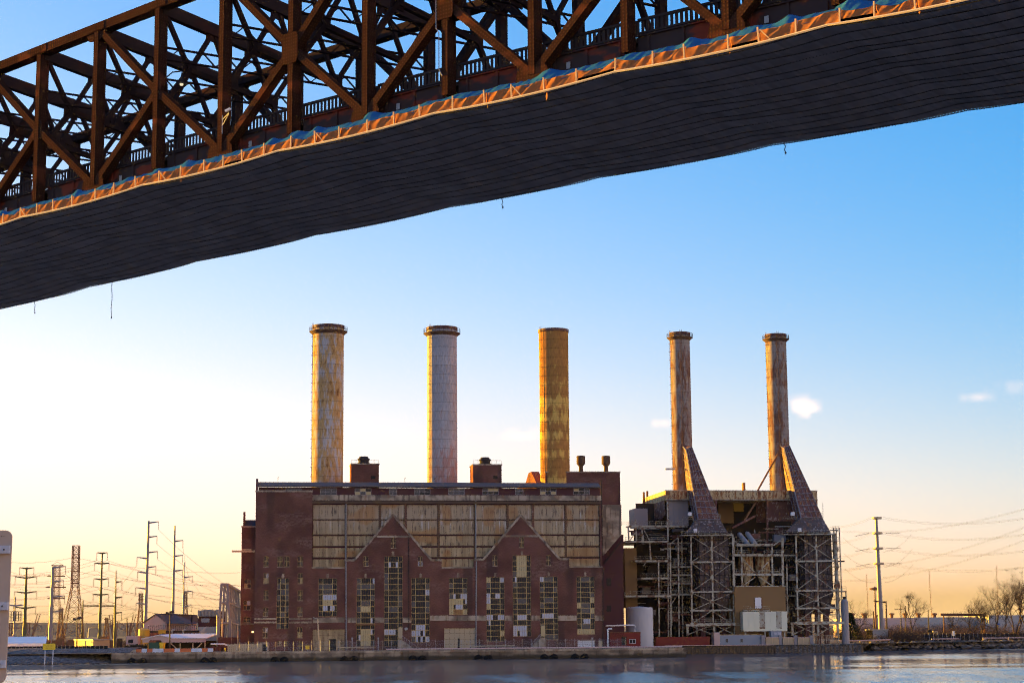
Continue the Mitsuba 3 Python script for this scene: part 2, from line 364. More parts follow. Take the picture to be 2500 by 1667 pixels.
def along(pts, t):
    P = np.asarray(pts, float); L = np.r_[0, np.cumsum(np.linalg.norm(np.diff(P, axis=0), axis=1))]
    q = t * L[-1]; return np.array([np.interp(q, L, P[:, k]) for k in range(P.shape[1])])


def shore_rock():
    t = nrg.random(); x, y = along([(97, 540), (164, 586), (300, 675)], t ** .8); d = nrg.random() ** .8
    return x, y - 2.0 + 9 * d - 2.5, -.15 + 2.7 * d


k = thing("rock_bank", "grey broken riprap rocks along the right river bank", "rocks", kind="stuff"); put(k, rock_mesh(2300, shore_rock, lambda: .22 + .55 * nrg.random() ** 2.2), "rock")
k = thing("bank_rocks", "small dark stones at the foot of the left gravel embankment", "rocks", kind="stuff")
put(k, rock_mesh(900, lambda: (-200 + 108 * nrg.random(), 411 + 7 * nrg.random() ** 1.5, .2 * nrg.random()), lambda: .14 + .3 * nrg.random() ** 2), "gravel")

# ------------------------------------------------------------------ the truss bridge overhead
PHI, BD, BW, BK, BS0, BA, BL, BS1, BT = .9079, 88.83, 18.4, 3.011e-4, 76.32, 1.19, 7.2428, 118.9, 14.7
_bd = np.array([-math.sin(PHI), math.cos(PHI), 0]); _bn = np.array([math.cos(PHI), math.sin(PHI), 0])
b_ze = lambda s: 40.0 - BK * (s - BS0) ** 2
def b_zs(s):
    u = ((BS1 - s) / (2 * BL)) % 1
    return b_ze(s) - .22 * 4 * u * (1 - u)
bp = lambda s, off, z: _bd * s + _bn * (BD + off) + np.array([0, 0, 1.0]) * z      # station s, offset across, height
sta = lambda n: BS1 - n * BL
depth_at = lambda s: 14.7 - .0249 * (max(s, 90) - 100) + .012 * max(0, 90 - s)
TW = 14.9                                                                          # between the two trusses
FARDZ = -1.0
bridge = thing("truss_bridge", "long brown riveted steel truss bridge crossing overhead above the river", "bridge")
N0, N1 = -9, 22


def beam(p, q, w, h, side):
    """A riveted box member; side: the direction its wide plate faces. Its uv is in metres along and across."""
    t = unit(q - p); b = unit(side - t * (side @ t)); a = np.cross(t, b); L = np.linalg.norm(q - p); V, F, U = [], [], []
    for nn, mm, ww, dd in ((b, a, w, h), (a, -b, h, w), (-b, -a, w, h), (-a, b, h, w)):
        o = len(V)
        for c, l in ((p, 0), (q, L)):
            for sg in (-1, 1): V.append(c + nn * dd / 2 + mm * sg * ww / 2); U.append((l, sg * ww / 2 + ww / 2))
        F += [[o, o + 1, o + 3], [o, o + 3, o + 2]]
    for e in (0, 2):
        o = len(V); V += [V[e], V[e + 1], V[8 + e + 1], V[8 + e]]; U += [(0, 0)] * 4; F += [[o, o + 1, o + 2], [o, o + 2, o + 3]]
    return np.array(V), np.array(F), np.array(U, float)


def bpart(name, items, mat, parent=None):
    V, F, U, n = [], [], [], 0
    for v, f, u in items: V.append(v); F.append(f + n); U.append(u); n += len(v)
    part(parent or bridge, name, trimesh.Trimesh(np.vstack(V), np.vstack(F), process=False), mat, uv=np.vstack(U))


out = -_bn
for tr in (0, 1):
    off = BA + tr * TW; dz = FARDZ * tr; mat = "shaded_bridge_steel" if tr else "riveted_steel"  # far truss takes the copy with shade in its colour
    top = lambda n: bp(sta(n), off, b_ze(sta(n)) + depth_at(sta(n)) + dz)
    bot = lambda n: bp(sta(n), off, b_ze(sta(n)) + 1.55 + dz)
    mid = lambda n: .53 * bot(n) + .47 * top(n)
    for n in range(N0, N1):
        a, b = top(n), top(n + 1); part_t = unit(b - a)
        bpart("top_chord", [beam(a - part_t * .05, b + part_t * .05, .72, .95, out)], mat)
        cover = [beam(a + out * .5 + (b - a) * u0, a + out * .5 + (b - a) * u1, .62, .05, out) for u0, u1 in ((.0, .14), (.86, 1.0))]
        bpart("cover_plate", cover, mat)
    for n in range(N0, N1 + 1):
        t, b = top(n), bot(n); ax = unit(t - b); L = np.linalg.norm(t - b)
        items = [beam(b + out * q, t + out * q, .50, .10, out) for q in (.40, -.40)]
        for sd in (-1, 1):
            items.append(beam(b + _bd * sd * .16, t + _bd * sd * .16, .74, .03, _bd * sd))
            for k2 in range(int(L / 1.05)):
                c = b + ax * (k2 * 1.05 + .28) + _bd * sd * .215
                items.append(beam(c, c + ax * .58, .70, .03, _bd * sd))
        bpart("vertical_post", items, mat)
        if n % 2 == 0:
            m = mid(n); ends = [(bot(n - 1), 1), (bot(n + 1), 1)]
            if n >= 4 or n <= 0: ends.append((top(n - 1), 1))
            if n == 2: ends.append((top(1), 1))
            if n >= 4: ends.append((top(n + 1), 1))
            for e, _ in ends: bpart("diagonal_member", [beam(m + (e - m) * .03, e + (m - e) * .015, .52, .74, out)], mat)
            big = .98 if n >= 4 else .68
            for q in ((.46, -.46) if n >= 4 else (.33, -.33)):
                g = MB(); hh = [(-big * .8, big * 1.15), (big * .8, big * 1.15), (big, big * .8), (big, -big * .8), (big * .8, -big * 1.15), (-big * .8, -big * 1.15), (-big, -big * .8), (-big, big * .8)]
                P0 = np.array([m + out * q + _bd * x * .8 + ax * z for x, z in hh]); P1 = P0 + out * .04
                V = np.vstack([P0, P1]); F = [[0, i, i + 1] for i in range(1, 7)] + [[8, 8 + i + 1, 8 + i] for i in range(1, 7)] + [x for i in range(8) for x in ([i, (i + 1) % 8, 8 + (i + 1) % 8], [i, 8 + (i + 1) % 8, 8 + i])]
                g.add(V, F); uvs = np.vstack(g.v); part(bridge, "gusset_plate", g, mat, uv=np.stack([uvs @ _bd, uvs[:, 2]], 1))
        else:
            for q in (.33, -.33):
                for c, shp in ((b, [(-1.35, -.35), (1.35, -.35), (1.2, .35), (.75, .8), (.25, .55), (-.25, .55), (-.75, .8), (-1.2, .35)]), (t, [(-1.3, .1), (1.3, .1), (1.3, -.45), (.9, -1.0), (.3, -1.1), (-.3, -1.1), (-.8, -.75), (-1.2, -.35)])):
                    P0 = np.array([c + out * q + _bd * x + np.array([0, 0, 1.0]) * z for x, z in shp]); P1 = P0 + out * .04
                    g = MB(); g.add(np.vstack([P0, P1]), [[0, i, i + 1] for i in range(1, 7)] + [[8, 8 + i + 1, 8 + i] for i in range(1, 7)] + [x for i in range(8) for x in ([i, (i + 1) % 8, 8 + (i + 1) % 8], [i, 8 + (i + 1) % 8, 8 + i])]); uvs = np.vstack(g.v); part(bridge, "gusset_plate", g, mat, uv=np.stack([uvs @ _bd, uvs[:, 2]], 1))
# sway frames between the trusses, laced laterals
UPZ = np.array([0, 0, 1.0])
for n in range(N0, N1 + 1):
    s = sta(n); zt = b_ze(s) + depth_at(s); P = lambda f, dz: bp(s, BA + f * TW, zt + dz + FARDZ * f)
    part(bridge, "cross_strut", MB().bar(P(0, -.25), P(1, -.25), .55, 1.0), "shaded_bridge_steel")
    lo = -4.3
    sw = MB().bar(P(.20, lo), P(.80, lo), .4, .42)
    for f0, f1, z0, z1 in ((.20, .03, lo, lo - 3.4), (.80, .97, lo, lo - 3.4)): sw.bar(P(f0, z0), P(f1, z1), .36, .4)
    part(bridge, "lower_strut", sw, "shaded_bridge_steel")
    for (f0, z0), (f1, z1) in (((.02, -.4), (.20, lo)), ((.20, lo), (.36, -.4)), ((.36, -.4), (.5, lo)), ((.5, lo), (.64, -.4)), ((.64, -.4), (.80, lo)), ((.80, lo), (.98, -.4))):
        part(bridge, "sway_brace", MB().bar(P(f0, z0), P(f1, z1), .30, .32), "shaded_bridge_steel")
    for f, z, h in ((.20, lo + .1, 1.25), (.5, lo + .1, 1.25), (.80, lo + .1, 1.25), (.36, -.7, 1.0), (.64, -.7, 1.0)): part(bridge, "sway_gusset", MB().bar(P(f - .045, z), P(f + .045, z), .12, h), "shaded_bridge_steel")
    if n < N1:
        s2 = sta(n + 1); z2 = b_ze(s2) + depth_at(s2); Q = lambda f, dz: bp(s2, BA + f * TW, z2 + dz + FARDZ * f)
        a, b = P(.04, -3.2), Q(.96, -3.2); lac = MB().bar(a, b, .28, .10).bar(a - UPZ * .95, b - UPZ * .95, .28, .10); m = 16
        for i in range(m):
            u0, u1 = i / m, (i + 1) / m; z0, z1 = (0, -.95) if i % 2 else (-.95, 0)
            lac.bar(a + (b - a) * u0 + UPZ * z0, a + (b - a) * u1 + UPZ * z1, .16, .08)
            lac.bar(a + (b - a) * (u1 - .012) + UPZ * (z1 * .94 - .03), a + (b - a) * (u1 + .012) + UPZ * (z1 * .94 - .03), .06, .22)
        part(bridge, "laced_brace", lac, "shaded_bridge_steel")
# deck, fascia girders and railings
for tr in (0, 1):
    off = BA + .75 + tr * (TW - 1.5); dz = FARDZ * tr
    for n in range(N0, N1):
        s, s2 = sta(n) - .27, sta(n + 1) + .27; q = lambda st, o, z: bp(st, o, b_ze(st) + z + dz)
        g = MB().bar(q(s, off, 2.15), q(s2, off, 2.15), .10, 1.30).bar(q(s, off - .1, 1.53), q(s2, off - .1, 1.53), .34, .07).bar(q(s, off - .1, 2.76), q(s2, off - .1, 2.76), .30, .08)
        for f in (.12, .5, .88): g.bar(q(s + (s2 - s) * f, off - .1, 1.56), q(s + (s2 - s) * f, off - .1, 2.72), .14, .16, _bd)
        part(bridge, "floor_girder", g, "girder_steel")
        r = numbered(bridge + "__railing")
        put(r, MB().bar(q(s, off, 3.84), q(s2, off, 3.84), .20, .16).bar(q(s, off, 2.98), q(s2, off, 2.98), .16, .12).bar(q(s + .1, off, 2.8), q(s + .1, off, 3.8), .22, .22, _bd).bar(q(s2 - .1, off, 2.8), q(s2 - .1, off, 3.8), .22, .22, _bd), "dark_steel")
        if tr == 0:
            rest = MB()
            for i in range(18):
                st = s + (s2 - s) * (i + .9) / 18.8
                if -2 <= n <= 11: part(r, "baluster", MB().bar(q(st, off, 3.0), q(st, off, 3.78), .19, .05, _bn), "dark_steel")
                else: rest.bar(q(st, off, 3.0), q(st, off, 3.78), .19, .05, _bn)
            if rest.n: part(r, "far_balusters", rest, "dark_steel", kind="stuff")
for n in range(N0, N1):
    s, s2 = sta(n), sta(n + 1); f = lambda st, o, z: bp(st, BA + .8 + o * (TW - 1.6), b_ze(st) + z + FARDZ * o)
    part(bridge, "deck_slab", MB().hexa([f(s, 0, 2.45), f(s, 1, 2.45), f(s2, 1, 2.45), f(s2, 0, 2.45)], [f(s, 0, 2.75), f(s, 1, 2.75), f(s2, 1, 2.75), f(s2, 0, 2.75)]), "dark_steel")
    part(bridge, "floor_beam", MB().bar(f(s, .02, 1.95), f(s, .98, 1.95), .35, .9), "dark_steel")
    if n % 2: part(bridge, "number_plate", MB().bar(bp(s - 2.2, BA + .58, b_ze(s) + 1.72), bp(s - 2.2, BA + .58, b_ze(s) + 2.15), .3, .03, _bn), "galvanised")
# bottom chord (mostly behind the tarp)
for tr in (0, 1):
    for n in range(N0, N1):
        f = lambda st: bp(st, BA + tr * TW, b_ze(st) + 1.0 + FARDZ * tr)
        part(bridge, "bottom_chord", MB().bar(f(sta(n)), f(sta(n + 1)), .5, .6), "shaded_bridge_steel")

# work platform hung below: corrugated sheets, cables, edge beam, posts; netting and tarp on it
plat = thing("hanging_work_platform", "dark corrugated sheet work platform hung beneath the bridge deck", "platform")
STR = 15; PITCHC = .22; S_LO, S_HI = sta(20), sta(-8)
def sheet(n2, j):
    s, e = sta(n2), sta(n2 + 2); m = int(abs(e - s) / (PITCHC / 4)); st = np.linspace(s, e, m + 1)
    w0, w1 = BW * j / STR, BW * (j + 1) / STR + .30
    ph = np.arange(m + 1) % 4; zz = np.where((ph == 0) | (ph == 3), .075, 0.0) + np.array([b_zs(q - 1e-6 if abs(q - s) < 1e-9 else q) for q in st])
    jit = .012 * math.sin(n2 * 1.7 + j * 2.3)
    V, U = [], []
    for w, lift in ((w0, .06), (w1, .0)):
        tilt = FARDZ * .6 * w / BW
        for q, z in zip(st, zz): V.append(bp(q, w - .15, z + tilt + lift + jit)); U.append((q, j * 3.0 + n2))
    k = m + 1; F = np.array([[i, i + 1, k + i + 1, k + i] for i in range(m)])
    part(plat, "corrugated_sheet", (np.array(V), F), "shield_sheet", uv=np.array(U, float))
for n2 in range(-8, 20, 2):
    for j in range(STR): sheet(n2, j)
for j in range(STR + 1):
    st = np.linspace(S_LO, S_HI, 225); c = MB(); w = BW * j / STR - .1
    c.tube([bp(q, w + .5 * (meshkit.fbm(np.array([q * .15, j * 2.3, 8]), 3) - .5), b_zs(q) + FARDZ * .6 * w / BW - .05 + .05 * math.sin(q * .43 + j * 1.9) + .10 * (meshkit.fbm(np.array([q * .22, j * 1.7, 3]), 3) - .5)) for q in st], .035, 4)
    part(plat, "support_cable", c, "cable_black")
for n in range(-8, 20):
    st = np.linspace(sta(n), sta(n + 1), 9)
    part(plat, "edge_beam", MB().tube([bp(q, -.22, b_zs(q - (1e-6 if i == 0 else -1e-6 if i == 8 else 0)) + .09) for i, q in enumerate(st)], .075, 5), "edge_cream")
posts = []
q = S_HI
while q > S_LO:
    posts.append(q); q -= 1.95 + 1.1 * rng.random()
for i, q in enumerate(posts):
    lean = (rng.random() - .5) * .14; part(plat, "guard_post", MB().bar(bp(q, -.1, b_zs(q)), bp(q + lean, -.12, b_zs(q) + .98 + .12 * rng.random()), .09, .09, _bd), "post_wood")
    if i % 7 == 3: part(plat, "brace_post", MB().bar(bp(q - .1, -.14, b_zs(q) + .9), bp(q - .85, -.14, b_zs(q) + .08), .07, .05, _bd), "post_wood")
net = thing("safety_netting", "torn orange debris netting strung between posts along the near platform edge", "netting")
def cloth(rows, cols, fn): 
    V = np.array([fn(i / (rows - 1), j / (cols - 1)) for i in range(rows) for j in range(cols)])
    F = np.array([[i * cols + j, i * cols + j + 1, (i + 1) * cols + j + 1, (i + 1) * cols + j] for i in range(rows - 1) for j in range(cols - 1)]); return V, F
for i in range(len(posts) - 1):
    a, b = posts[i], posts[i + 1]; sag = .04 + .22 * rng.random() ** 2; low = .0 if rng.random() < .85 else .35; sd = rng.random() * 50; slump = .25 * rng.random() ** 3
    def fn(v, u):
        s = a + (b - a) * u; h = low + v * (.92 - low) - v ** 1.5 * (sag * 4 * u * (1 - u) + slump * (1 - u) * .5)
        fold = .20 * (meshkit.fbm(np.array([s * 2.2 + h * 1.3, h * 1.1, sd]), 3) - .5) + .10 * math.sin(s * 5 + h * 6 + sd) * (1 - abs(2 * u - 1)) * v
        return bp(s, .02 + fold + .12 * v, b_zs(s) + .07 + h + .05 * (meshkit.fbm(np.array([s * 3, h * 2, sd + 9]), 2) - .5))
    part(net, "net_panel", cloth(9, 18, fn), "orange_net", True)
    if rng.random() < .38:
        s0 = a - .1; L = .35 + .75 * rng.random(); k0 = rng.random()
        part(net, "torn_flap", cloth(9, 4, lambda v, u: bp(s0 - .12 * u + .09 * math.sin(v * 5 + k0 * 6) * v, -.10 - .05 * u, b_zs(s0) + .75 - v * L * (1.0 + .3 * u) + .02)), "orange_net", True)
tarp = thing("blue_tarpaulin", "blue plastic tarpaulin draped above the orange netting on the bridge side", "tarpaulin")
for n in range(-8, 20):
    a, b = sta(n), sta(n + 1); pk = [rng.random() for _ in range(4)]
    def fn(v, u):
        s = a + (b - a) * u; e = math.exp(-((u - .04 - .2 * pk[2]) / .12) ** 2) * .5 * pk[3] + math.exp(-((u - .35 - .5 * pk[0]) / .07) ** 2) * .4 * pk[1]
        z = .62 + v * .74 + v * e * .7 + .13 * (meshkit.fbm(np.array([s * 1.9 + v * 1.4, v * 1.3, n * 3.1]), 3) - .5) * (1.2 - abs(v - .5))
        return bp(s, .14 + v * .72 - .25 * e * v + .16 * (meshkit.fbm(np.array([s * 3.2 + v * 2, v, 7 + n]), 3) - .5), b_zs(s) * .4 + b_ze(s) * .6 + z)
    part(tarp, "tarp_sheet", cloth(10, 56, fn), "blue_tarp", True)
# ropes hanging from the far edge
for px, py, L, w in ((258, 695, 3.3, 1), (81, 745, 1.1, 0), (1158, 490, .7, 0), (1803, 352, .7, 0)):
    # station of this rope along the far edge
    cand = np.linspace(20, 190, 800); P = np.array([bp(c, BW - .1, b_zs(c)) for c in cand]); d = P - EYE; f = d @ _f
    X = 1250 + FOC * (d @ _r) / f; c = cand[np.argmin(np.abs(X - px * 2500 / 2352))]; z0 = b_zs(c) + FARDZ * .6
    k = thing("hanging_rope", {258: "longest frayed rope hanging from the far edge of the work platform at left", 81: "short weighted rope under the far platform edge at the left frame side", 1158: "small rope end hanging below the middle of the platform's far edge", 1803: "thin curled rope end under the right half of the platform's far edge"}[px], "rope")
    put(k, MB().tube([bp(c + .05 * math.sin(i * 1.3), BW - .1, z0 - L * i / 8) for i in range(9)], .03, 5).lathe(*(bp(c + .05 * math.sin(10.4), BW - .1, 0)[:2]), [(.0, z0 - L - .16), (.06, z0 - L - .1), (.06, z0 - L), (0, z0 - L + .05)], 8), "rope")
# lamp and camera bracket on the near truss
s = sta(2) + .5; zl = b_ze(s) + 8.4
k = thing("bridge_lamp", "bell shaped street lamp with glowing bulb hung from the bridge truss", "lamp")
c = bp(s - 1.5, BA + 1.3, 0)
part(k, "arm", MB().tube([bp(s - .6, BA + .5, zl + .5), bp(s - 1.0, BA + .8, zl + .95), bp(s - 1.5, BA + 1.3, zl + 1.05)], .05, 6), "dark_steel")
part(k, "shade", MB().lathe(c[0], c[1], [(.38, zl - .02), (.34, zl + .1), (.15, zl + .2), (.14, zl + .5), (.08, zl + .6), (.0, zl + 1.05)], 20), "dark_steel", 40)
scene["mat_lamp_glow"] = {"type": "diffuse", "reflectance": rgb((.6, .55, .4))}
kb = numbered(k + "__bulb"); put(kb, MB().lathe(c[0], c[1], [(.0, zl - .14), (.11, zl - .1), (.15, zl), (.12, zl + .08), (0, zl + .1)], 16), "lamp_glow", 60); scene[kb]["emitter"] = {"type": "area", "radiance": rgb((.16, .14, .09))}
s = sta(3) - .35; z0 = b_ze(s) + 3.4
k = thing("traffic_camera", "small white camera on an angled bracket beside a truss post above the railing", "camera")
part(k, "bracket", MB().bar(bp(s, BA - .5, z0), bp(s - .9, BA - .7, z0 + .7), .035, .035).bar(bp(s, BA - .5, z0 + .45), bp(s - .9, BA - .7, z0 + .78), .035, .035).bar(bp(s, BA - .5, z0 - .6), bp(s, BA - .5, z0 + .8), .06, .06), "galvanised")
part(k, "housing", MB().bar(bp(s - .6, BA - .75, z0 + .95), bp(s - 1.05, BA - .7, z0 + 1.05), .17, .17), "white_paint")
s = sta(6) + .35
k = thing("conduit_pipe", "thin bent conduit pipe running down a truss post near the frame top", "pipe")
put(k, MB().tube([bp(s + x, BA - .5, b_ze(s) + z) for x, z in ((.35, 9.5), (.35, 6.3), (.1, 5.9), (.1, 3.4), (-.1, 3.0), (-.2, 2.9))], .035, 6), "galvanised")

# ------------------------------------------------------------------ the brick power house
PF = PLANT
_a = lambda x, y: (560 + x / 3.136, 1130 + y / 3.136)       # measured on an enlargement of the left half of the facade
_b = lambda x, y: (1030 + x / 3.136, 1130 + y / 3.136)      # ... of the right half
_c = lambda x, y: (1490 + x / 2.752, 1050 + y / 2.752)      # ... of the boiler plant at the right
_d = lambda x, y: (x / 3.0328, 1150 + y / 3.0328)           # ... of the yard at the left
_e = lambda x, y: (2040 + x / 3.509, 1220 + y / 3.509)      # ... of the bank at the right
_o = lambda x, y: (x * 1.06293, y * 1.06293)                # ... of the whole view
uz = lambda m, x, y, v=0.0: PF.pix(*m(x, y), v)


def rect(m, x0, y0, x1, y1, v=0.0):
    p = [uz(m, x, y, v) for x, y in ((x0, y0), (x1, y0), (x0, y1), (x1, y1))]
    return (p[0][0] + p[2][0]) / 2, (p[1][0] + p[3][0]) / 2, (p[2][1] + p[3][1]) / 2, (p[0][1] + p[1][1]) / 2


house = thing("power_house", "long abandoned dark red brick power station with two tall gables and tan panelled upper wall", "building")
holes = []
PANE = {"d": "pane_dark", "g": "pane_dusty", "w": "pane_white", "t": "pane_tan", "k": "pane_black", "r": "pane_rust"}


def window(parent, r, rows, cols=(.235, .53, .235), v=0.0, special=None, mixp=(.78, .15, .012, .012, .046), mull=.13, name="window", muntin=True, seed=0, sill=True):
    """A steel window: recessed frame with mullions, transoms and muntins, every light its own pane."""
    rg = random.Random(seed * 77 + int(r[0] * 50)); u0, u1, z0, z1 = r; special = special or {}
    w = numbered(parent + "__" + name); fr = MB(PF); d0, d1 = v + .16, v + .30
    xs = [u0]
    for c in cols: xs.append(xs[-1] + (u1 - u0) * c)
    zs = [z1 - (z1 - z0) * i / rows for i in range(rows + 1)]
    for i, x in enumerate(xs): ww = mull if 0 < i < len(xs) - 1 else mull * .8; fr.box(max(u0, x - ww / 2), min(u1, x + ww / 2) + (.001 if i == 0 else 0), d0, d1, z0, z1)
    for z in zs: fr.box(u0, u1, d0 + .012, d1 - .01, max(z0, z - .05), min(z1, z + .05))
    mb = MB(PF)
    for j in range(len(cols)):
        nn = 4 if cols[j] > .45 else 2
        if not muntin: nn = 2
        for q in range(1, nn): x = xs[j] + (xs[j + 1] - xs[j]) * q / nn; mb.box(x - .028, x + .028, d0 + .04, d1 - .02, z0, z1)
    put(w, fr, "mullion_yellow")
    if mb.n: part(w, "muntin", mb, "pane_rust" if False else "lattice_rust")
    for i in range(rows):
        for j in range(len(cols)):
            k = special.get((i, j)) or rg.choices("dgwtk", mixp)[0]
            t = (rg.random() - .5) * .05
            p = [[xs[j], d0 + .075 + t, zs[i + 1]], [xs[j + 1], d0 + .075 - t, zs[i + 1]], [xs[j + 1], d0 + .075 - t + .02 * rg.random(), zs[i]], [xs[j], d0 + .075 + t, zs[i]]]
            p2 = [[a, b + .025, c] for a, b, c in p]
            if k == "w":
                nn = (4 if cols[j] > .45 else 2) if muntin else 1
                for a in range(nn):
                    f0, f1 = a / nn, (a + 1) / nn; L = lambda q: [[q[0][e] + (q[1][e] - q[0][e]) * f0 for e in range(3)], [q[0][e] + (q[1][e] - q[0][e]) * f1 for e in range(3)], [q[3][e] + (q[2][e] - q[3][e]) * f1 for e in range(3)], [q[3][e] + (q[2][e] - q[3][e]) * f0 for e in range(3)]]
                    part(w, "pane", MB(PF).hexa(L(p), L(p2)), PANE[rg.choices("wdk", (.74, .2, .06))[0]])
            else: part(w, "pane", MB(PF).hexa(p, p2), PANE[k])
    holes.append((u0, u1, z0, z1))
    if sill: part(w, "sill", MB(PF).box(u0 - .12, u1 + .12, v - .09, v + .16, z0 - .16, z0 - .003), "concrete")
    return w


def small_window(parent, r, special=None, v=0.0, seed=0, cols=(.5, .5), rows=2): return window(parent, r, rows, cols, v, special, (.72, .16, .02, .02, .08), .09, muntin=True, seed=seed)


# --- outlines
zA = lambda x, y: uz(_a, x, y)
gy0 = GZ - .3
tower = [zA(203, 222), zA(635, 222)]
uL, uT = zA(197, 700)[0], zA(632, 700)[0]; zT = (tower[0][1] + tower[1][1]) / 2
P = lambda m, x, y: uz(m, x, y)
prof = [(uT, gy0), (uT, P(_a, 632, 805)[1]), P(_a, 882, 805), P(_a, 882, 745), P(_a, 955, 747), P(_a, 1252, 398), P(_a, 1549, 747), P(_b, 152, 745), P(_b, 152, 803), P(_b, 400, 803), P(_b, 400, 740), P(_b, 470, 741), P(_b, 757, 402), P(_b, 1055, 738), P(_b, 1128, 738), P(_b, 1128, 798)]
uR = P(_b, 1388, 1100)[0]
prof += [(uR, P(_b, 1380, 798)[1]), (uR, gy0)]
# --- tall windows
W = [("a", (683, 882, 823, 1173), 7, {(3, 1): "w", (3, 2): "w", (5, 1): "w", (5, 2): "w"}), ("a", (975, 880, 1113, 1400), 12, {(0, 2): "w", (5, 1): "t", (7, 1): "k", (7, 2): "w", (9, 2): "w", (9, 1): "t", (10, 1): "t", (10, 0): "w", (11, 1): "t"}),
     ("a", (1185, 713, 1325, 1400), 16, {(1, 1): "w", (1, 2): "w", (13, 0): "w", (13, 1): "w", (13, 2): "t", (14, 2): "t", (15, 1): "k"}), ("a", (1394, 878, 1533, 1370), 11, {(8, 1): "w", (9, 0): "w", (9, 1): "w", (9, 2): "w", (10, 1): "w", (10, 2): "w"}),
     ("b", (208, 878, 347, 1160), 7, {(2, 1): "w", (3, 2): "w", (4, 2): "w", (4, 0): "t", (4, 1): "t", (5, 0): "t", (5, 1): "w", (6, 0): "t", (6, 1): "r", (6, 2): "t", (3, 1): "w"}), ("b", (495, 873, 632, 1365), 12, {(0, 0): "t", (0, 2): "w", (3, 0): "w", (3, 1): "w", (4, 0): "w", (5, 0): "t", (7, 0): "w", (7, 1): "w", (7, 2): "w", (8, 0): "w", (10, 2): "t"}),
     ("b", (697, 706, 835, 1325), 15, {(0, 1): "t", (1, 1): "t", (2, 1): "t", (3, 1): "t", (4, 0): "w", (4, 1): "k", (11, 0): "w", (11, 1): "w", (13, 0): "w", (13, 1): "w", (14, 2): "w", (14, 0): "w", (14, 1): "w"}), ("b", (905, 868, 1042, 1350), 12, {(0, 0): "w", (7, 0): "w", (7, 1): "w", (9, 1): "k", (10, 1): "k", (3, 1): "k"}),
     ("b", (1187, 868, 1322, 1310), 11, {(0, 0): "k", (1, 0): "k", (1, 2): "k", (4, 2): "t", (5, 2): "k", (5, 0): "t", (6, 2): "t", (6, 1): "g", (7, 1): "k", (8, 1): "w", (10, 0): "t", (10, 1): "t", (10, 2): "t"}),
     ("a", (363, 880, 455, 1268), 9, {(0, 0): "k", (3, 2): "g", (7, 1): "k"})]
MM = {"a": _a, "b": _b}
for i, (m, q, rows, sp) in enumerate(W): window(house, rect(MM[m], *q), rows, (.3, .4, .3) if i == 9 else (.235, .53, .235), special=sp, seed=i, sill=False, mixp=(.74, .2, .01, .01, .04) if i != 9 else (.55, .4, 0, .0, .05))
for i, (m, q) in enumerate([("a", (1237, 570, 1274, 650)), ("a", (1027, 712, 1063, 788)), ("a", (1443, 712, 1480, 788)), ("b", (744, 567, 781, 645)), ("b", (540, 706, 577, 785)), ("b", (950, 703, 985, 782))]): small_window(house, rect(MM[m], *q), {(1, 0): "w", (1, 1): "w"} if i == 2 else None, seed=40 + i)
for i, (x0, y0, x1, y1) in enumerate([(262, 713, 300, 793), (262, 843, 300, 920), (262, 972, 298, 1045), (258, 1105, 296, 1172), (256, 1258, 294, 1335), (367, 713, 408, 793), (419, 713, 459, 793), (523, 713, 564, 793), (523, 843, 562, 922), (523, 972, 561, 1050), (522, 1103, 560, 1172), (520, 1256, 558, 1335), (366, 1360, 398, 1396), (418, 1360, 450, 1396), (522, 1358, 556, 1440)]):
    small_window(house, rect(_a, x0, y0, x1, y1), {1: {(1, 0): "t", (1, 1): "t"}, 4: {(1, 0): "k", (1, 1): "k"}, 11: {(1, 0): "t", (1, 1): "t"}, 12: {(0, 1): "w", (1, 1): "w"}}.get(i), seed=60 + i)
# --- the brick front: one wall with true openings
doors = [rect(_a, 638, 1272, 883, 1446), rect(_b, 170, 1262, 410, 1430), rect(_a, 256, 1385, 288, 1450), rect(_b, 1193, 1355, 1325, 1412)]
front = Polygon([(uL, gy0), (uL, zT), (uT + .003, zT), (uT + .003, gy0)]).union(Polygon(prof))
for h in holes + [(a, b, max(c, GZ + .05), d) for a, b, c, d in doors]: front = front.difference(sbox(h[0], h[2], h[1], h[3]))
part(house, "brick_front", MB(PF).prism(front, 0, .55), "brick")
zB = P(_a, 640, 245)[1]                                                # underside of the roof strip
part(house, "end_wall", MB(PF).box(uL, uL + .5, .551, 38, gy0, zT), "brick"); part(house, "end_wall", MB(PF).box(uR - .5, uR, .551, 38, gy0, zB - 1), "brick")
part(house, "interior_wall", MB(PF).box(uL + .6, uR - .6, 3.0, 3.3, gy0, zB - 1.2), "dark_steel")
# brick panel frame on the tower
r0, r1 = rect(_a, 268, 330, 565, 640), rect(_a, 296, 372, 550, 612)
part(house, "brick_panel", MB(PF).prism(sbox(r0[0], r0[2], r0[1], r0[3]).difference(sbox(r1[0], r1[2], r1[1], r1[3])), -.14, -.002), "brick")
part(house, "brick_panel", MB(PF).prism(sbox(r1[0] + .5, r1[2] + .5, r1[1] - .5, r1[3] - .5), -.1, -.002), "brick")
part(house, "coping", MB(PF).box(uL - .15, uT + .1, -.18, .7, zT + .003, zT + .42), "concrete")
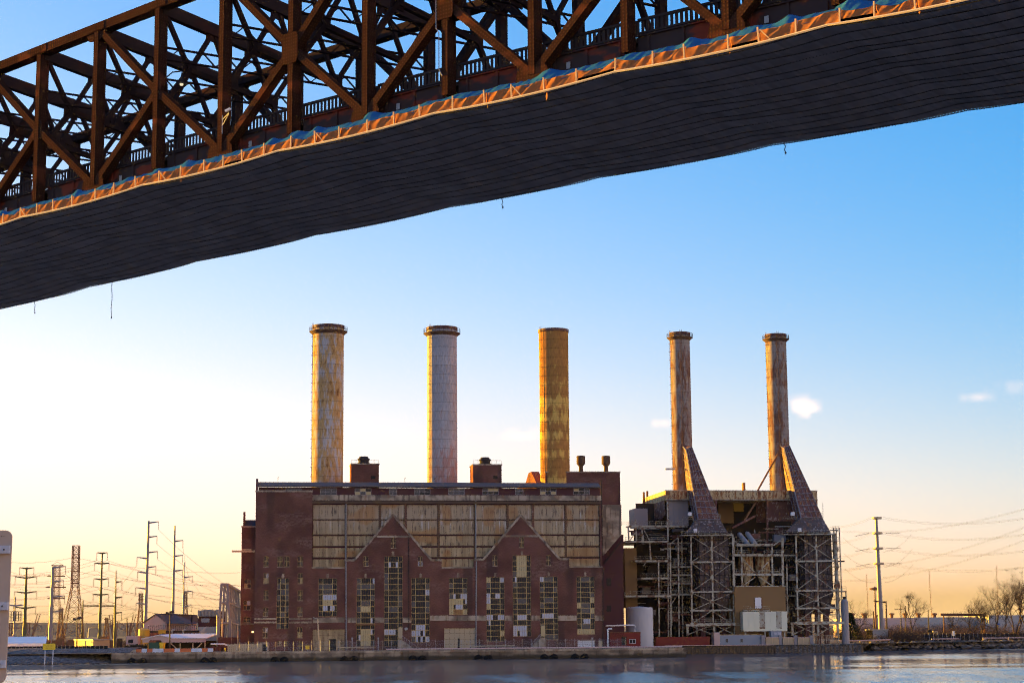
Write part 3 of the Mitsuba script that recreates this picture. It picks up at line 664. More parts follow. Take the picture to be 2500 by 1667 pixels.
# stone band, keystones, gable copings
zb0, zb1 = P(_a, 500, 1222)[1], P(_a, 500, 1184)[1]
def band(m, x0, x1, y0, y1, mat="concrete"):
    r = rect(m, x0, y0, x1, y1); part(house, "stone_band", MB(PF).box(r[0], r[1], -.12, -.002, r[2], r[3]), mat)
for x0, x1 in ((188, 361), (457, 632)): band(_a, x0, x1, 1184, 1198); band(_a, x0, x1, 1212, 1225)
for m, x0, x1 in ((_a, 640, 880), (_a, 905, 972), (_a, 1116, 1183), (_a, 1328, 1392), (_b, 62, 205), (_b, 207, 350), (_b, 352, 410), (_b, 420, 493), (_b, 635, 695), (_b, 838, 903), (_b, 1045, 1185), (_b, 1325, 1392)): band(m, x0, x1, 1181 if m is _a else 1166, 1221 if m is _a else 1206)
for m, x0, x1, y in ((_a, 1129, 1383, 555), (_b, 634, 888, 551)): band(m, x0, x1, y, y + 15)
for m, x0, y0, x1, y1 in ((_a, 1244, 677, 1262, 711), (_a, 743, 846, 760, 880), (_a, 1036, 845, 1052, 878), (_a, 1457, 845, 1473, 876), (_b, 758, 672, 773, 704), (_b, 270, 840, 286, 876), (_b, 553, 840, 569, 871), (_b, 963, 836, 979, 866), (_b, 1243, 834, 1258, 866), (_a, 401, 848, 420, 878)):
    r = rect(m, x0, y0, x1, y1); part(house, "keystone", MB(PF).box(r[0], r[1], -.16, -.003, r[2], r[3]), "concrete")
def cope(a, b, t=.62):
    part(house, "gable_coping", MB(PF).bar((a[0], .2, a[1] + .1), (b[0], .2, b[1] + .1), .9, t), "concrete")
for i in (3, 4, 5, 6, 10, 11, 12, 13): cope(prof[i], prof[i + 1], .5)
for i in (1, 8): cope(prof[i], prof[i + 1], .35)
cope(prof[15], prof[16], .35)
# --- tan panelled upper wall, set back
VC = .95
rowsY = [(318, 430), (437, 545), (555, 632), (645, 718), (732, 803)]
colsB = [-842, -579, -319, -122, 130, 410, 660, 855, 1105, 1370]
bx_, vis = [P(_b, x, 500)[0] for x in colsB], []
back = Polygon(prof)
rowz = [(P(_b, 300, y1)[1], P(_b, 300, y0)[1]) for y0, y1 in rowsY]
part(house, "upper_wall", MB(PF).box(uT, uR - .1, VC + .25, VC + .6, P(_b, 300, 830)[1], zB - .3), "maroon_wall")
clr = random.Random(3)
for (z0, z1) in rowz:
    for i in range(len(bx_) - 1):
        a, b = bx_[i] + .28, bx_[i + 1] - .28; n = max(2, round((b - a) / 1.55))
        for k in range(n):
            x0, x1 = a + (b - a) * k / n, a + (b - a) * (k + 1) / n
            if back.buffer(-.3).contains(sbox(x0, z0, x1, z1)): continue
            t = clr.random() * .05; dy = .07 * (clr.random() - .5)
            part(house, "cladding_panel", MB(PF).hexa([[x0 + .03, VC + t, z0 + .1], [x1 - .03, VC + t + dy * .5, z0 + .1], [x1 - .03, VC + t + .1 + dy, z1], [x0 + .03, VC + t + .1, z1]], [[x0 + .03, VC + .2, z0 + .1], [x1 - .03, VC + .2, z0 + .1], [x1 - .03, VC + .24, z1], [x0 + .03, VC + .24, z1]]), "cladding")
    g = MB(PF).box(uT, uR - .1, VC - .22, VC + .12, z0 - .10, z0 + .085)
    part(house, "wall_purlin", g, "rail_brown")
for i, x in enumerate(bx_):
    if 0 < i < len(bx_) - 1:
        part(house, "column_cover", MB(PF).box(x - .24, x + .24, VC - .12, VC + .24, rowz[-1][0] - .2, rowz[0][1] + .3), "rusty_plate" if i in (3, 7) else "rail_brown")
        rv = MB(PF)
        for k in range(22): rv.box(x - .17, x + .17, VC - .17, VC - .121, rowz[0][1] - .6 * k - .3, rowz[0][1] - .6 * k)
        part(house, "column_strap", rv, "lattice_rust")
zf0, zf1 = P(_b, 300, 285)[1], P(_b, 300, 245)[1]
part(house, "fascia_board", MB(PF).box(uT, uR, VC - .55, VC + .6, zf0, zf1), "concrete")
part(house, "gutter", MB(PF).box(uT, uR, VC - .75, VC - .1, P(_b, 300, 310)[1], P(_b, 300, 292)[1]), "rail_brown")
part(house, "gutter_bracket", MB(PF).box(uT, uR, VC - .35, VC + .2, P(_b, 300, 292)[1] + .004, zf0 - .004), "dark_steel")
for m, x, y0, y1, r in ((_a, 895, 285, 1440, .15), (_a, 1373, 560, 1262, .11), (_b, 414, 285, 1425, .15), (_b, 1386, 812, 1420, .13), (_b, 1366, 285, 812, .09)):
    a, b = P(m, x, y0), P(m, x, y1); vv = -.2 if y0 > 300 else VC - .35
    pts = [(a[0], vv, a[1]), (b[0], vv, b[1])] if vv < 0 or y1 < 900 else [(a[0], vv, a[1]), (a[0], vv, P(m, x, 735)[1]), (a[0], -.22, P(m, x, 760)[1]), (b[0], -.22, b[1])]
    part(house, "downpipe", MB(PF).tube(pts, r, 6), "dark_steel" if r < .15 else "grey_steel")
# --- roof monitor, flat roof
VM = 2.2
zm0, zm1, zm2 = P(_b, 300, 245)[1] - .1, uz(_b, 300, 190, VM)[1], uz(_b, 300, 153, VM)[1]
u0m, u1m = uz(_a, 216, 200, VM)[0], uz(_b, 1368, 200, VM)[0]
part(house, "roof", MB(PF).box(uL + .3, uR, .6, 38, zm0 - .5, zm0), "roof_dark")
part(house, "monitor_wall", MB(PF).box(u0m + .2, u1m - .2, VM + .25, VM + .5, zm0 + .003, zm1), "maroon_wall")
part(house, "monitor_roof", MB(PF).hexa([[u0m, VM - .5, zm1], [u1m, VM - .5, zm1], [u1m, VM + 8, zm2 + .2], [u0m, VM + 8, zm2 + .2]], [[u0m, VM - .5, zm1 + .35], [u1m, VM - .5, zm1 + .35], [u1m, VM + 3, zm2 + .35], [u0m, VM + 3, zm2 + .35]]), "roof_edge", label="weathered metal roof edge of the rooftop monitor")
part(house, "roof_gutter", MB(PF).tube([(u0m, VM - .62, zm1 + .1), (u1m, VM - .62, zm1 + .1)], .12, 5), "dark_steel")
part(house, "parapet_end", MB(PF).prism([(.6, zm0), (7, zm0), (7, zm2 + 1.0), (5.5, zm2 + 1.2), (3.0, zm2 + .7), (.6, zm1 - .6)], u0m - .4, u0m + .1, "u"), "brick")
for q in ((430, 195, 552, 222, _a), (697, 195, 820, 243, _a), (962, 195, 1085, 243, _a), (1225, 195, 1282, 243, _a), (1417, 195, 1537, 243, _a), (205, 193, 325, 241, _b), (467, 193, 585, 241, _b), (715, 193, 775, 241, _b), (907, 193, 1028, 241, _b), (1163, 193, 1283, 241, _b)):
    r = rect(q[4], *q[:4], VM); n = max(2, round((r[1] - r[0]) / 1.3)); w = numbered(house + "__monitor_window"); fr = MB(PF)
    for i in range(n + 1): x = r[0] + (r[1] - r[0]) * i / n; fr.box(x - .05, x + .05, VM + .1, VM + .24, r[2], r[3])
    for z in (r[2], (r[2] + r[3]) / 2, r[3]): fr.box(r[0], r[1], VM + .112, VM + .235, z - .05, z + .05)
    put(w, fr, "roof_metal")
    for i in range(n):
        for j in range(2): part(w, "pane", MB(PF).box(r[0] + (r[1] - r[0]) * i / n, r[0] + (r[1] - r[0]) * (i + 1) / n, VM + .15, VM + .2, r[2] + (r[3] - r[2]) * j / 2, r[2] + (r[3] - r[2]) * (j + 1) / 2), PANE[clr.choice("dggdgt")])
for m, x in ((_a, 372), (_a, 1345), (_b, 100), (_b, 1010)): u = uz(m, x, 150, VM)[0]; part(house, "roof_vent_pipe", MB(PF).tube([(u, VM + 1, zm2), (u, VM + 1, zm2 + 1.2), (u + .25, VM + 1, zm2 + 1.4)], .07, 5), "dark_steel")
# --- doors at the foot
def panel_door(r, label, cols, rows, mat, name, dark=None):
    d = part(house, name, MB(PF).box(r[0], r[1], .34, .42, r[2], r[3]), "lattice_rust", label=label)
    for i in range(cols):
        for j in range(rows):
            x0, x1, z0, z1 = r[0] + (r[1] - r[0]) * i / cols, r[0] + (r[1] - r[0]) * (i + 1) / cols, r[2] + (r[3] - r[2]) * j / rows, r[2] + (r[3] - r[2]) * (j + 1) / rows
            cell = sbox(x0 + .03, z0 + .03, x1 - .03, z1 - .03)
            if dark: cell = cell.difference(sbox(dark[0], dark[2], dark[1], dark[3]))
            if cell.is_empty or cell.area < .1: continue
            part(d, "sheet", MB(PF).prism(cell, .26 + .03 * clr.random(), .339), mat)
    if dark: part(d, "wicket", MB(PF).box(dark[0], dark[1], .37, .375 - .04, dark[2], dark[3]), "pane_black")
panel_door(doors[0], "wide tan sheet metal loading door with a dark wicket door at its right", 6, 4, "cladding", "loading_door", rect(_a, 762, 1345, 817, 1446))
panel_door(doors[1], "rusty tan sheet metal loading door with a dark narrow gap right of centre", 6, 4, "tan_paint", "loading_door", rect(_b, 276, 1340, 291, 1430))
panel_door(doors[3], "white sectional garage door near the right corner", 1, 4, "white_paint", "garage_door")
r = rect(_a, 245, 1370, 300, 1452); part(house, "stone_surround", MB(PF).prism(sbox(r[0], r[2], r[1], r[3]).difference(sbox(doors[2][0], gy0, doors[2][1], doors[2][3])), -.16, -.003), "concrete"); part(house, "door", MB(PF).box(doors[2][0], doors[2][1], .3, .36, doors[2][2], doors[2][3]), "pane_black")
r = rect(_b, 1352, 1358, 1381, 1412); part(house, "door", MB(PF).box(r[0], r[1], -.1, -.003, r[2], r[3]), "tan_paint", label="small tan service door right of the white garage door")
for m, q, nm, mat in ((_a, (1294, 1255, 1325, 1340), "stair_door", "tan_paint"), (_b, (912, 1243, 944, 1325), "stair_door", "pane_tan")):
    r = rect(m, *q); part(house, nm, MB(PF).box(r[0], r[1], -.08, .1, r[2], r[3]), mat)
def stair(m, pts, topx):
    P4 = [uz(m, x, y, -1.4) for x, y in pts]; part(house, "entrance_stair", MB(PF).prism(P4, -1.5, -.25), "concrete")
    a, b = P4[0], P4[1]
    for k in range(7): f = k / 6; x, z = a[0] + (b[0] - a[0]) * f, a[1] + (b[1] - a[1]) * f; part(house, "stair_rail_post", MB(PF).box(x - .03, x + .03, -1.52, -1.46, z, z + 1.0), "galvanised")
    part(house, "stair_rail", MB(PF).bar((a[0], -1.49, a[1] + 1.0), (b[0], -1.49, b[1] + 1.0), .06, .06), "galvanised")
stair(_a, [(1322, 1352), (1432, 1432), (1290, 1432), (1290, 1352)], 0); stair(_b, [(908, 1338), (838, 1415), (952, 1415), (952, 1338)], 0)
r = rect(_a, 955, 1228, 1155, 1240); part(house, "pipe_ledge", MB(PF).box(r[0], r[1], -.35, -.003, r[2], r[3]), "lattice_rust")
part(house, "wall_box", MB(PF).box(*[q for q in rect(_a, 1341, 1258, 1363, 1278)[:2]], -.4, -.004, *rect(_a, 1341, 1258, 1363, 1278)[2:]), "galvanised")
# --- rooftop lift houses
for m, q, v, lab in ((_a, (932, 12, 1145, 158), 8, "left"), (_b, (392, 17, 611, 160), 8, "right")):
    r = rect(m, *q, v); ph = thing("lift_house", f"square brick lift house on the power station roof, {lab} one of the two", "lift house"); u0, u1, z0, z1 = r; d = (u1 - u0) * .9
    wr = rect(m, 1085, 97, 1120, 122, v) if lab == "left" else rect(m, 545, 97, 580, 122, v)
    part(ph, "wall", MB(PF).prism(sbox(u0, zm0, u1, z1).difference(sbox(wr[0], wr[2], wr[1], wr[3])), v, v + .4), "brick"); part(ph, "wall", MB(PF).box(u0, u1, v + .402, v + d, zm0, z1 - .003), "brick")
    part(ph, "window", MB(PF).box(wr[0], wr[1], v + .2, v + .25, wr[2], wr[3]), "pane_black"); part(ph, "coping", MB(PF).box(u0 - .15, u1 + .15, v - .15, v + d + .15, z1, z1 + .3), "concrete")
    cu = (u0 + u1) / 2 - .2; part(ph, "ventilator", MB(PF).lathe(cu, v + d / 2, [(1.6, z1 + .3), (1.6, z1 + .7), (1.35, z1 + .75), (1.35, z1 + 1.35), (1.65, z1 + 1.5), (1.6, z1 + 1.7), (1.15, z1 + 2.0), (1.1, z1 + 2.3), (.0, z1 + 2.4)], 24), "dark_steel", 40)
    rl = MB(PF)
    for x in np.linspace(u0 + .1, u1 - .1, 7): rl.box(x - .03, x + .03, v + .1, v + .16, z1 + .3, z1 + 1.2)
    rl.box(u0 + .1, u1 - .1, v + .1, v + .16, z1 + 1.2, z1 + 1.26); part(ph, "railing", rl, "dark_steel")
    for x in (u0 - .5, u1 + .5): part(ph, "bracket", MB(PF).bar((x, v + 2, zm0 + 2.5), ((u0 if x < u0 else u1), v + 2, zm0 + 3.8), .12, .12), "dark_steel")
# --- low wing at the left, set back
VW = 14.0
r = rect(_a, 88, 492, 260, 1480, VW); wing = thing("side_wing", "lower brick wing at the left end of the power station with a stepped parapet", "building")
part(wing, "coping", MB(PF).box(r[0] - .15, r[1], VW - .15, VW + .8, r[3] + .003, r[3] + .4), "concrete")
wz = uz(_a, 150, 433, VW + 2)[1]; holes2 = []
_h0 = len(holes)
for q in ((112, 888, 163, 957), (107, 1052, 160, 1122), (107, 1178, 160, 1218)): small_window(wing, rect(_a, *q, VW), None, VW, 90 + q[1], (.5, .5), 2)
fp = sbox(r[0], gy0, r[1], r[3])
for h in holes[_h0:]: fp = fp.difference(sbox(h[0], h[2], h[1], h[3]))
part(wing, "brick_front", MB(PF).prism(fp, VW, VW + .5), "brick"); part(wing, "end_wall", MB(PF).box(r[0], r[1], VW + .502, 36, gy0, r[3] - .003), "brick")
gp = [uz(_a, x, y, VW + 2) for x, y in ((100, 492), (100, 430), (122, 376), (131, 376), (135, 440), (135, 492))]
part(wing, "parapet_gable", MB(PF).prism([(VW + .5, r[3]), (36, r[3]), (30, r[3] + 2.5), (22, gp[2][1] + .5), (VW + 3.5, gp[2][1]), (VW + 1.5, gp[2][1] - .1), (VW + .5, gp[1][1])], r[0] + .3, r[0] + .8, "u"), "brick")
part(wing, "roof", MB(PF).hexa([[r[0] + .8, VW + .8, r[3] + .4], [r[1], VW + .8, r[3] + .4], [r[1], VW + .9, r[3] + .5], [r[0] + .8, VW + .9, r[3] + .5]], [[r[0] + .8, VW + 3, wz], [r[1], VW + 3, wz], [r[1], 34, wz], [r[0] + .8, 34, wz]]), "roof_dark")
rb = rect(_a, 186, 1222, 100, 1232, VW); part(wing, "stone_band", MB(PF).box(r[0], r[1], VW - .1, VW - .002, P(_a, 150, 1235)[1], P(_a, 150, 1222)[1]), "concrete")
t0, t1 = uz(_a, 20, 672, VW - .4), uz(_a, 197, 672, VW - .4); bt = thing("timber_outrigger", "pair of weathered timber beams jutting left from the side wing wall", "beam")
part(bt, "beam", MB(PF).bar((t0[0], VW - .35, t0[1] - .1), (t1[0], VW - .35, t1[1] - .1), .5, .45), "post_wood"); part(bt, "plank", MB(PF).bar((t0[0] + 2.5, VW - .35, t0[1] + .35), (t1[0] - 1, VW - .35, t1[1] + .35), .3, .25), "post_wood")
# --- high boiler house behind and the concrete end bay
VB = 21.0
r = rect(_b, 860, 74, 1528, 1480, VB); bh = thing("boiler_house", "tall plain brick block rising behind the right end of the power station", "building")
part(bh, "wall", MB(PF).box(r[0] + 3.2, r[1], VB, 138, gy0, r[3]), "brick"); part(bh, "coping", MB(PF).box(r[0] + 3.1, r[1] + .15, VB - .15, VB + .8, r[3] + .003, r[3] + .35), "concrete")
gu = uz(_b, 858, 110, VB + 6); part(bh, "gable_end", MB(PF).prism([(VB + 1, gy0), (VB + 26, gy0), (VB + 26, r[3] - 3), (VB + 16, r[3] + 1.2), (VB + 11, r[3] + 1.2), (VB + 1, r[3] - 3)], gu[0], r[0] + 3.18, "u"), "brick", label="gable end catching orange evening sun")
for x in (1218, 1410):
    u, z = uz(_b, x, 60, VB + 4); part(bh, "roof_ventilator", MB(PF).lathe(u, VB + 4, [(.55, r[3]), (.55, z + 1.2), (1.15, z + 1.9), (1.15, z + 3.9), (1.0, z + 4.0), (1.0, z + 3.7), (0, z + 3.7)], 20), "rail_brown", 40)
V2 = 9.0
poly = [uz(_b, x, y, V2) for x, y in ((1384, 318), (1527, 318), (1527, 548), (1392, 705), (1384, 705))]
part(bh, "concrete_bay", MB(PF).prism(poly, V2, VB - .003), "concrete")
pr = rect(_b, 1384, 700, 1545, 1480, V2 + 3)
part(bh, "lower_wall", MB(PF).box(pr[0], pr[1], V2 + 3, VB - .004, gy0, pr[3]), "maroon_wall", label="lower wall of the end bay, shadow painted in as dark maroon")  # dark maroon of both lower walls stands in for the shadow here
part(bh, "lower_wall", MB(PF).prism([uz(_b, x, y, V2 + 4) for x, y in ((1384, 705), (1527, 548), (1540, 548), (1540, 705))], V2 + 3.5, VB - .005), "maroon_wall")
for y in (838, 960, 1050, 1160, 1240): z = uz(_b, 1450, y, V2 + 3)[1]; part(bh, "wall_rail", MB(PF).box(pr[0], pr[1], V2 + 2.7, V2 + 2.997, z - .07, z + .07), "maroon_wall")
for q in ((1413, 880, 1448, 940), (1413, 1090, 1448, 1135)): w = rect(_b, *q, V2 + 3); part(bh, "window", MB(PF).box(w[0], w[1], V2 + 2.9, V2 + 2.996, w[2], w[3]), "pane_dark")
a, b = uz(_b, 1395, 770, V2 + 2), uz(_b, 1535, 590, V2 + 2); lad = MB(PF)
for k in range(2): lad.bar((a[0], V2 + 2 + k * .8, a[1]), (b[0], V2 + 2 + k * .8, b[1]), .12, .25)
for k in range(14): f = (k + .5) / 14; x, z = a[0] + (b[0] - a[0]) * f, a[1] + (b[1] - a[1]) * f; lad.box(x - .2, x + .2, V2 + 2, V2 + 2.8, z - .02, z + .03)
part(bh, "fire_stair", lad, "dark_steel")
u = uz(_b, 1373, 250, V2)[0]; part(bh, "wall_pipe", MB(PF).tube([(u, V2 - .3, P(_b, 1373, 100)[1]), (u, V2 - .3, P(_b, 1373, 560)[1])], .15, 6), "dark_steel")

# ------------------------------------------------------------------ smokestacks
def stack(cx0, cx1, ytop, rim, v, zbase, label, ringh, ladders, gallery, name="smokestack"):
    (u0, zt), (u1, _) = uz(_o, cx0, ytop, v), uz(_o, cx1, ytop, v); u, R = (u0 + u1) / 2, (u1 - u0) / 2; k = thing(name, label, "smokestack", "smokestacks over the power plant")
    part(k, "shaft", MB(PF).lathe(u, v, [(R * 1.0, zbase), (R, zt - .2), (R * .9, zt - .18), (R * .9, zt - 4)], 48), "stack_paint", 40)
    nb_ = int((zt - zbase) / 2.45)
    for i in range(1, nb_): z = zt - i * 2.45; part(k, "plate_seam", MB(PF).lathe(u, v, [(R, z - .07), (R + .05, z - .05), (R + .05, z + .05), (R, z + .07)], 40), "stack_paint", 30)
    part(k, "rim", MB(PF).lathe(u, v, [(R, zt - .9), (R + .22, zt - .8), (R + .22, zt - .05), (R - .3, zt + .02), (R - .3, zt - .5)], 48), "rusty_plate", 30)
    if gallery:
        zg = zt - gallery; RG = R + .95
        part(k, "gallery", MB(PF).lathe(u, v, [(R, zg - .9), (RG - .1, zg - .12), (RG, zg - .12), (RG, zg), (R, zg)], 40), "rail_brown", 30)
        for i in range(28): a = i * 2 * math.pi / 28; x, y = u + (RG - .05) * math.cos(a), v + (RG - .05) * math.sin(a); part(k, "gallery_post", MB(PF).box(x - .035, x + .035, y - .035, y + .035, zg, zg + 1.15), "dark_steel")
        for h in (.6, 1.15): part(k, "gallery_rail", MB(PF).tube([(u + (RG - .05) * math.cos(a), v + (RG - .05) * math.sin(a), zg + h) for a in np.linspace(0, 2 * math.pi, 33)], .04, 4), "dark_steel")
    for a in ladders:
        x, y = u + (R + .28) * math.cos(a), v + (R + .28) * math.sin(a); tx, ty = -math.sin(a) * .25, math.cos(a) * .25
        for s in (-1, 1): part(k, "ladder_rail", MB(PF).tube([(x + s * tx, y + s * ty, zbase), (x + s * tx, y + s * ty, zt + .5)], .05, 4), "lattice_rust")
        rg_, cg = MB(PF), MB(PF)
        for z in np.arange(zbase + .4, zt, .6): rg_.bar((x - tx, y - ty, z), (x + tx, y + ty, z), .04, .04)
        part(k, "ladder_rungs", rg_, "lattice_rust", kind="stuff")
        for z in np.arange(zbase + 2, zt, 2.45): cg.tube([(x + .42 * math.cos(a + t) * 1.0 - .0, y + .42 * math.sin(a + t), z) for t in np.linspace(-1.7, 1.7, 8)], .035, 4)
        part(k, "ladder_hoops", cg, "lattice_rust", kind="stuff")
    return k, u, R, zt
zr = zm0 - .4
stack(719, 790, 748, .3, 24, zr, "beige smokestack streaked with brown rust, leftmost of the three thick stacks", 1, [math.radians(197)], 1.6)
stack(981, 1049, 752, .3, 24, zr, "grey smokestack with pink rust low down, middle of the three thick stacks", 1, [math.radians(215)], 1.6)
stack(1238, 1304, 757, .3, 24, zr, "yellow smokestack with brown rust bands and no gallery, rightmost thick stack", 1, [math.radians(205)], 0)
VS = 72.0
z4 = uz(_c, 480, 440, VS)[1]; z5 = uz(_c, 1140, 440, VS)[1]
K4 = stack(1539, 1583, 764, .3, VS, z4 - 1, "slender rusty smokestack behind the left sloping flue duct", 1, [math.radians(190), math.radians(262)], 1.5)
K5 = stack(1759, 1804, 768, .3, VS, z5 - 1, "slender rusty smokestack behind the right sloping flue duct", 1, [math.radians(190), math.radians(262)], 1.5)

# ------------------------------------------------------------------ the boiler plant at the right
VF, VP, VK = 54.0, 56.0, 66.0
plant = thing("boiler_plant", "rusty open framed boiler plant with pale steel platforms right of the brick station", "industrial plant")
cu = lambda x, y, v=VF: uz(_c, x, y, v)
def cbox(name, x0, y0, x1, y1, v0, v1, mat, parent=None, **k):
    r = rect(_c, x0, y0, x1, y1, v0); return part(parent or plant, name, MB(PF).box(r[0], r[1], v0, v1, r[2], r[3]), mat, **k)
def cbar(name, pts, v, w, mat="frame_paint", parent=None, h=None):
    m = MB(PF)
    P_ = [(*([cu(x, y, vv) for x, y, vv in [(p[0], p[1], p[2] if len(p) > 2 else v)]][0]), p[2] if len(p) > 2 else v) for p in pts]
    P3 = [(u, vv, z) for u, z, vv in P_]
    for a, b in zip(P3, P3[1:]): m.bar(a, b, w, h or w)
    return part(parent or plant, name, m, mat)
def railing(x0, x1, y, v, parent=None, h=1.1, mat="frame_paint", name="railing", d=None):
    (u0, z), (u1, z1) = cu(x0, y, v), cu(x1, y, v); m = MB(PF); n = max(2, int(abs(u1 - u0) / 1.5))
    for i in range(n + 1): f = i / n; x = u0 + (u1 - u0) * f; zz = z + (z1 - z) * f; m.box(x - .035, x + .035, v - .035, v + .035, zz, zz + h)
    for hh in (h * .5, h): m.bar((u0, v, z + hh), (u1, v, z1 + hh), .06, .06)
    return part(parent or plant, name, m, mat)
# roof band, chimneys, back walls
r = rect(_c, 370, 405, 1390, 467, VK); u0, u1 = r[0], r[1]
part(plant, "roof_band", MB(PF).box(u0, u1, VK, VK + 32, r[2], r[3]), "rusty_band", label="rust streaked cream parapet band round the plant roof")
for k in range(34): x = u0 + (u1 - u0) * k / 34; part(plant, "band_sheet", MB(PF).box(x + .02, x + (u1 - u0) / 34 - .02, VK - .06 - .03 * rng.random(), VK - .003, r[2] + .15, r[3] - .15), "rusty_band")
part(plant, "band_trim", MB(PF).box(u0 - .1, u1 + .1, VK - .14, VK - .062 + .0, r[3] - .14, r[3] + .1), "frame_paint")
part(plant, "band_trim", MB(PF).box(u0 - .1, u1 + .1, VK - .14, VK - .062, r[2] - .1, r[2] + .14), "frame_paint")
zl = cu(395, 640, VK)[1]
sw_ = MB(PF)
for k in range(16): v0 = VK + 2 + k * 1.85; part(plant, "side_sheet", MB(PF).box(u0 + .05 + .05 * rng.random(), u0 + .3, v0, v0 + 1.78, zl + 2 + rng.random(), r[2] - .003), "rusty_plate")
part(plant, "back_wall", MB(PF).box(cu(180, 900, 82)[0], u1 + 2, 82, 82.5, GZ - .3, r[2] - .004), "shadow_steel")  # added dark backing, its colour stands in for shade behind the frames
for q in ((395, 470, 525, 640, VK + 1.5, "pink_paint"), (1055, 475, 1215, 610, VK + 1.5, "rusty_plate"), (725, 468, 828, 622, 78, "brown_brick"), (980, 470, 1052, 620, 74, "rusty_plate"), (1215, 475, 1385, 640, VK + 3, "rusty_plate"), (830, 467, 896, 545, 79, "tank_yellow")):  # the yellow sheet is painted as a sunlit wall behind the opening
    rr = rect(_c, *q[:4], q[4]); n = max(2, int((rr[1] - rr[0]) / 1.2)) if q[5] != "brown_brick" else 1
    for k in range(n): part(plant, "wall_sheet", MB(PF).box(rr[0] + (rr[1] - rr[0]) * k / n + .02, rr[0] + (rr[1] - rr[0]) * (k + 1) / n - .02, q[4] + .06 * rng.random(), q[4] + .3, rr[2], rr[3]), {"pink_paint": "roof_metal"}.get(q[5], q[5]))
for x in (385, 710, 1055, 1385): cbar("plant_column", [(x, 467), (x, 1380)], VK - .5, .5, "rusty_plate")
cbox("chimney_pipe", 893, 352, 907, 406, 84, 85.5, "lattice_rust")
for x0, x1, y in ((218, 232, 415), (240, 255, 408)): a, z = cu((x0 + x1) / 2, y, 92); part(plant, "chimney_pipe", MB(PF).tube([(a, 92, z - 6), (a, 92, z)], .32, 10), "lattice_rust")
cbox("vent_housing", 163, 525, 252, 640, 74, 82, "roof_metal")
b0, b1 = cu(990, 405, 70), cu(1133, 148, VS - 2.6); part(plant, "stay_tube", MB(PF).tube([(b0[0], 70, b0[1]), (b1[0], VS - 2.6, b1[1])], .26, 8), "lattice_rust")
b0, b1 = cu(985, 470, 68), cu(900, 610, 62); part(plant, "stay_tube", MB(PF).tube([(b0[0], 68, b0[1]), (b1[0], 62, b1[1])], .26, 8), "lattice_rust")
b0, b1 = cu(975, 575, 64), cu(820, 655, 60); part(plant, "stay_tube", MB(PF).tube([(b0[0], 64, b0[1]), (b1[0], 60, b1[1])], .3, 8), "rusty_plate")


def quad_plates(parent, name, TL, TR, BR, BL, nr, nc, mat, th=.12, gap=.05, ribs=True, rib_mat="frame_paint"):
    """Plates laid on a quad, each with its own edges, and stiffener ribs between the rows."""
    TL, TR, BR, BL = map(lambda q: np.asarray(q, float), (TL, TR, BR, BL)); nrm = unit(np.cross(BL - TL, TR - TL)); at_ = lambda i, j: (TL * (1 - j) + TR * j) * (1 - i) + (BL * (1 - j) + BR * j) * i
    for i in range(nr):
        for j in range(nc):
            q = [at_((i + a) / nr, (j + b) / nc) for a, b in ((0, 0), (0, 1), (1, 1), (1, 0))]; c = sum(q) / 4
            q = [c + (x - c) * (1 - gap) for x in q]; w = th * (.6 + .6 * rng.random()); part(parent, name, MB(PF).hexa(q, [x + nrm * w for x in q]), mat)
    if ribs:
        m = MB(PF)
        for i in range(nr + 1): m.bar(at_(i / nr, 0) + nrm * (th + .12), at_(i / nr, 1) + nrm * (th + .12), .10, .30, nrm)
        for j in range(nc + 1): m.bar(at_(0, j / nc) + nrm * (th + .08), at_(1, j / nc) + nrm * (th + .08), .08, .20, nrm)
        part(parent, name + "_ribs", m, rib_mat)


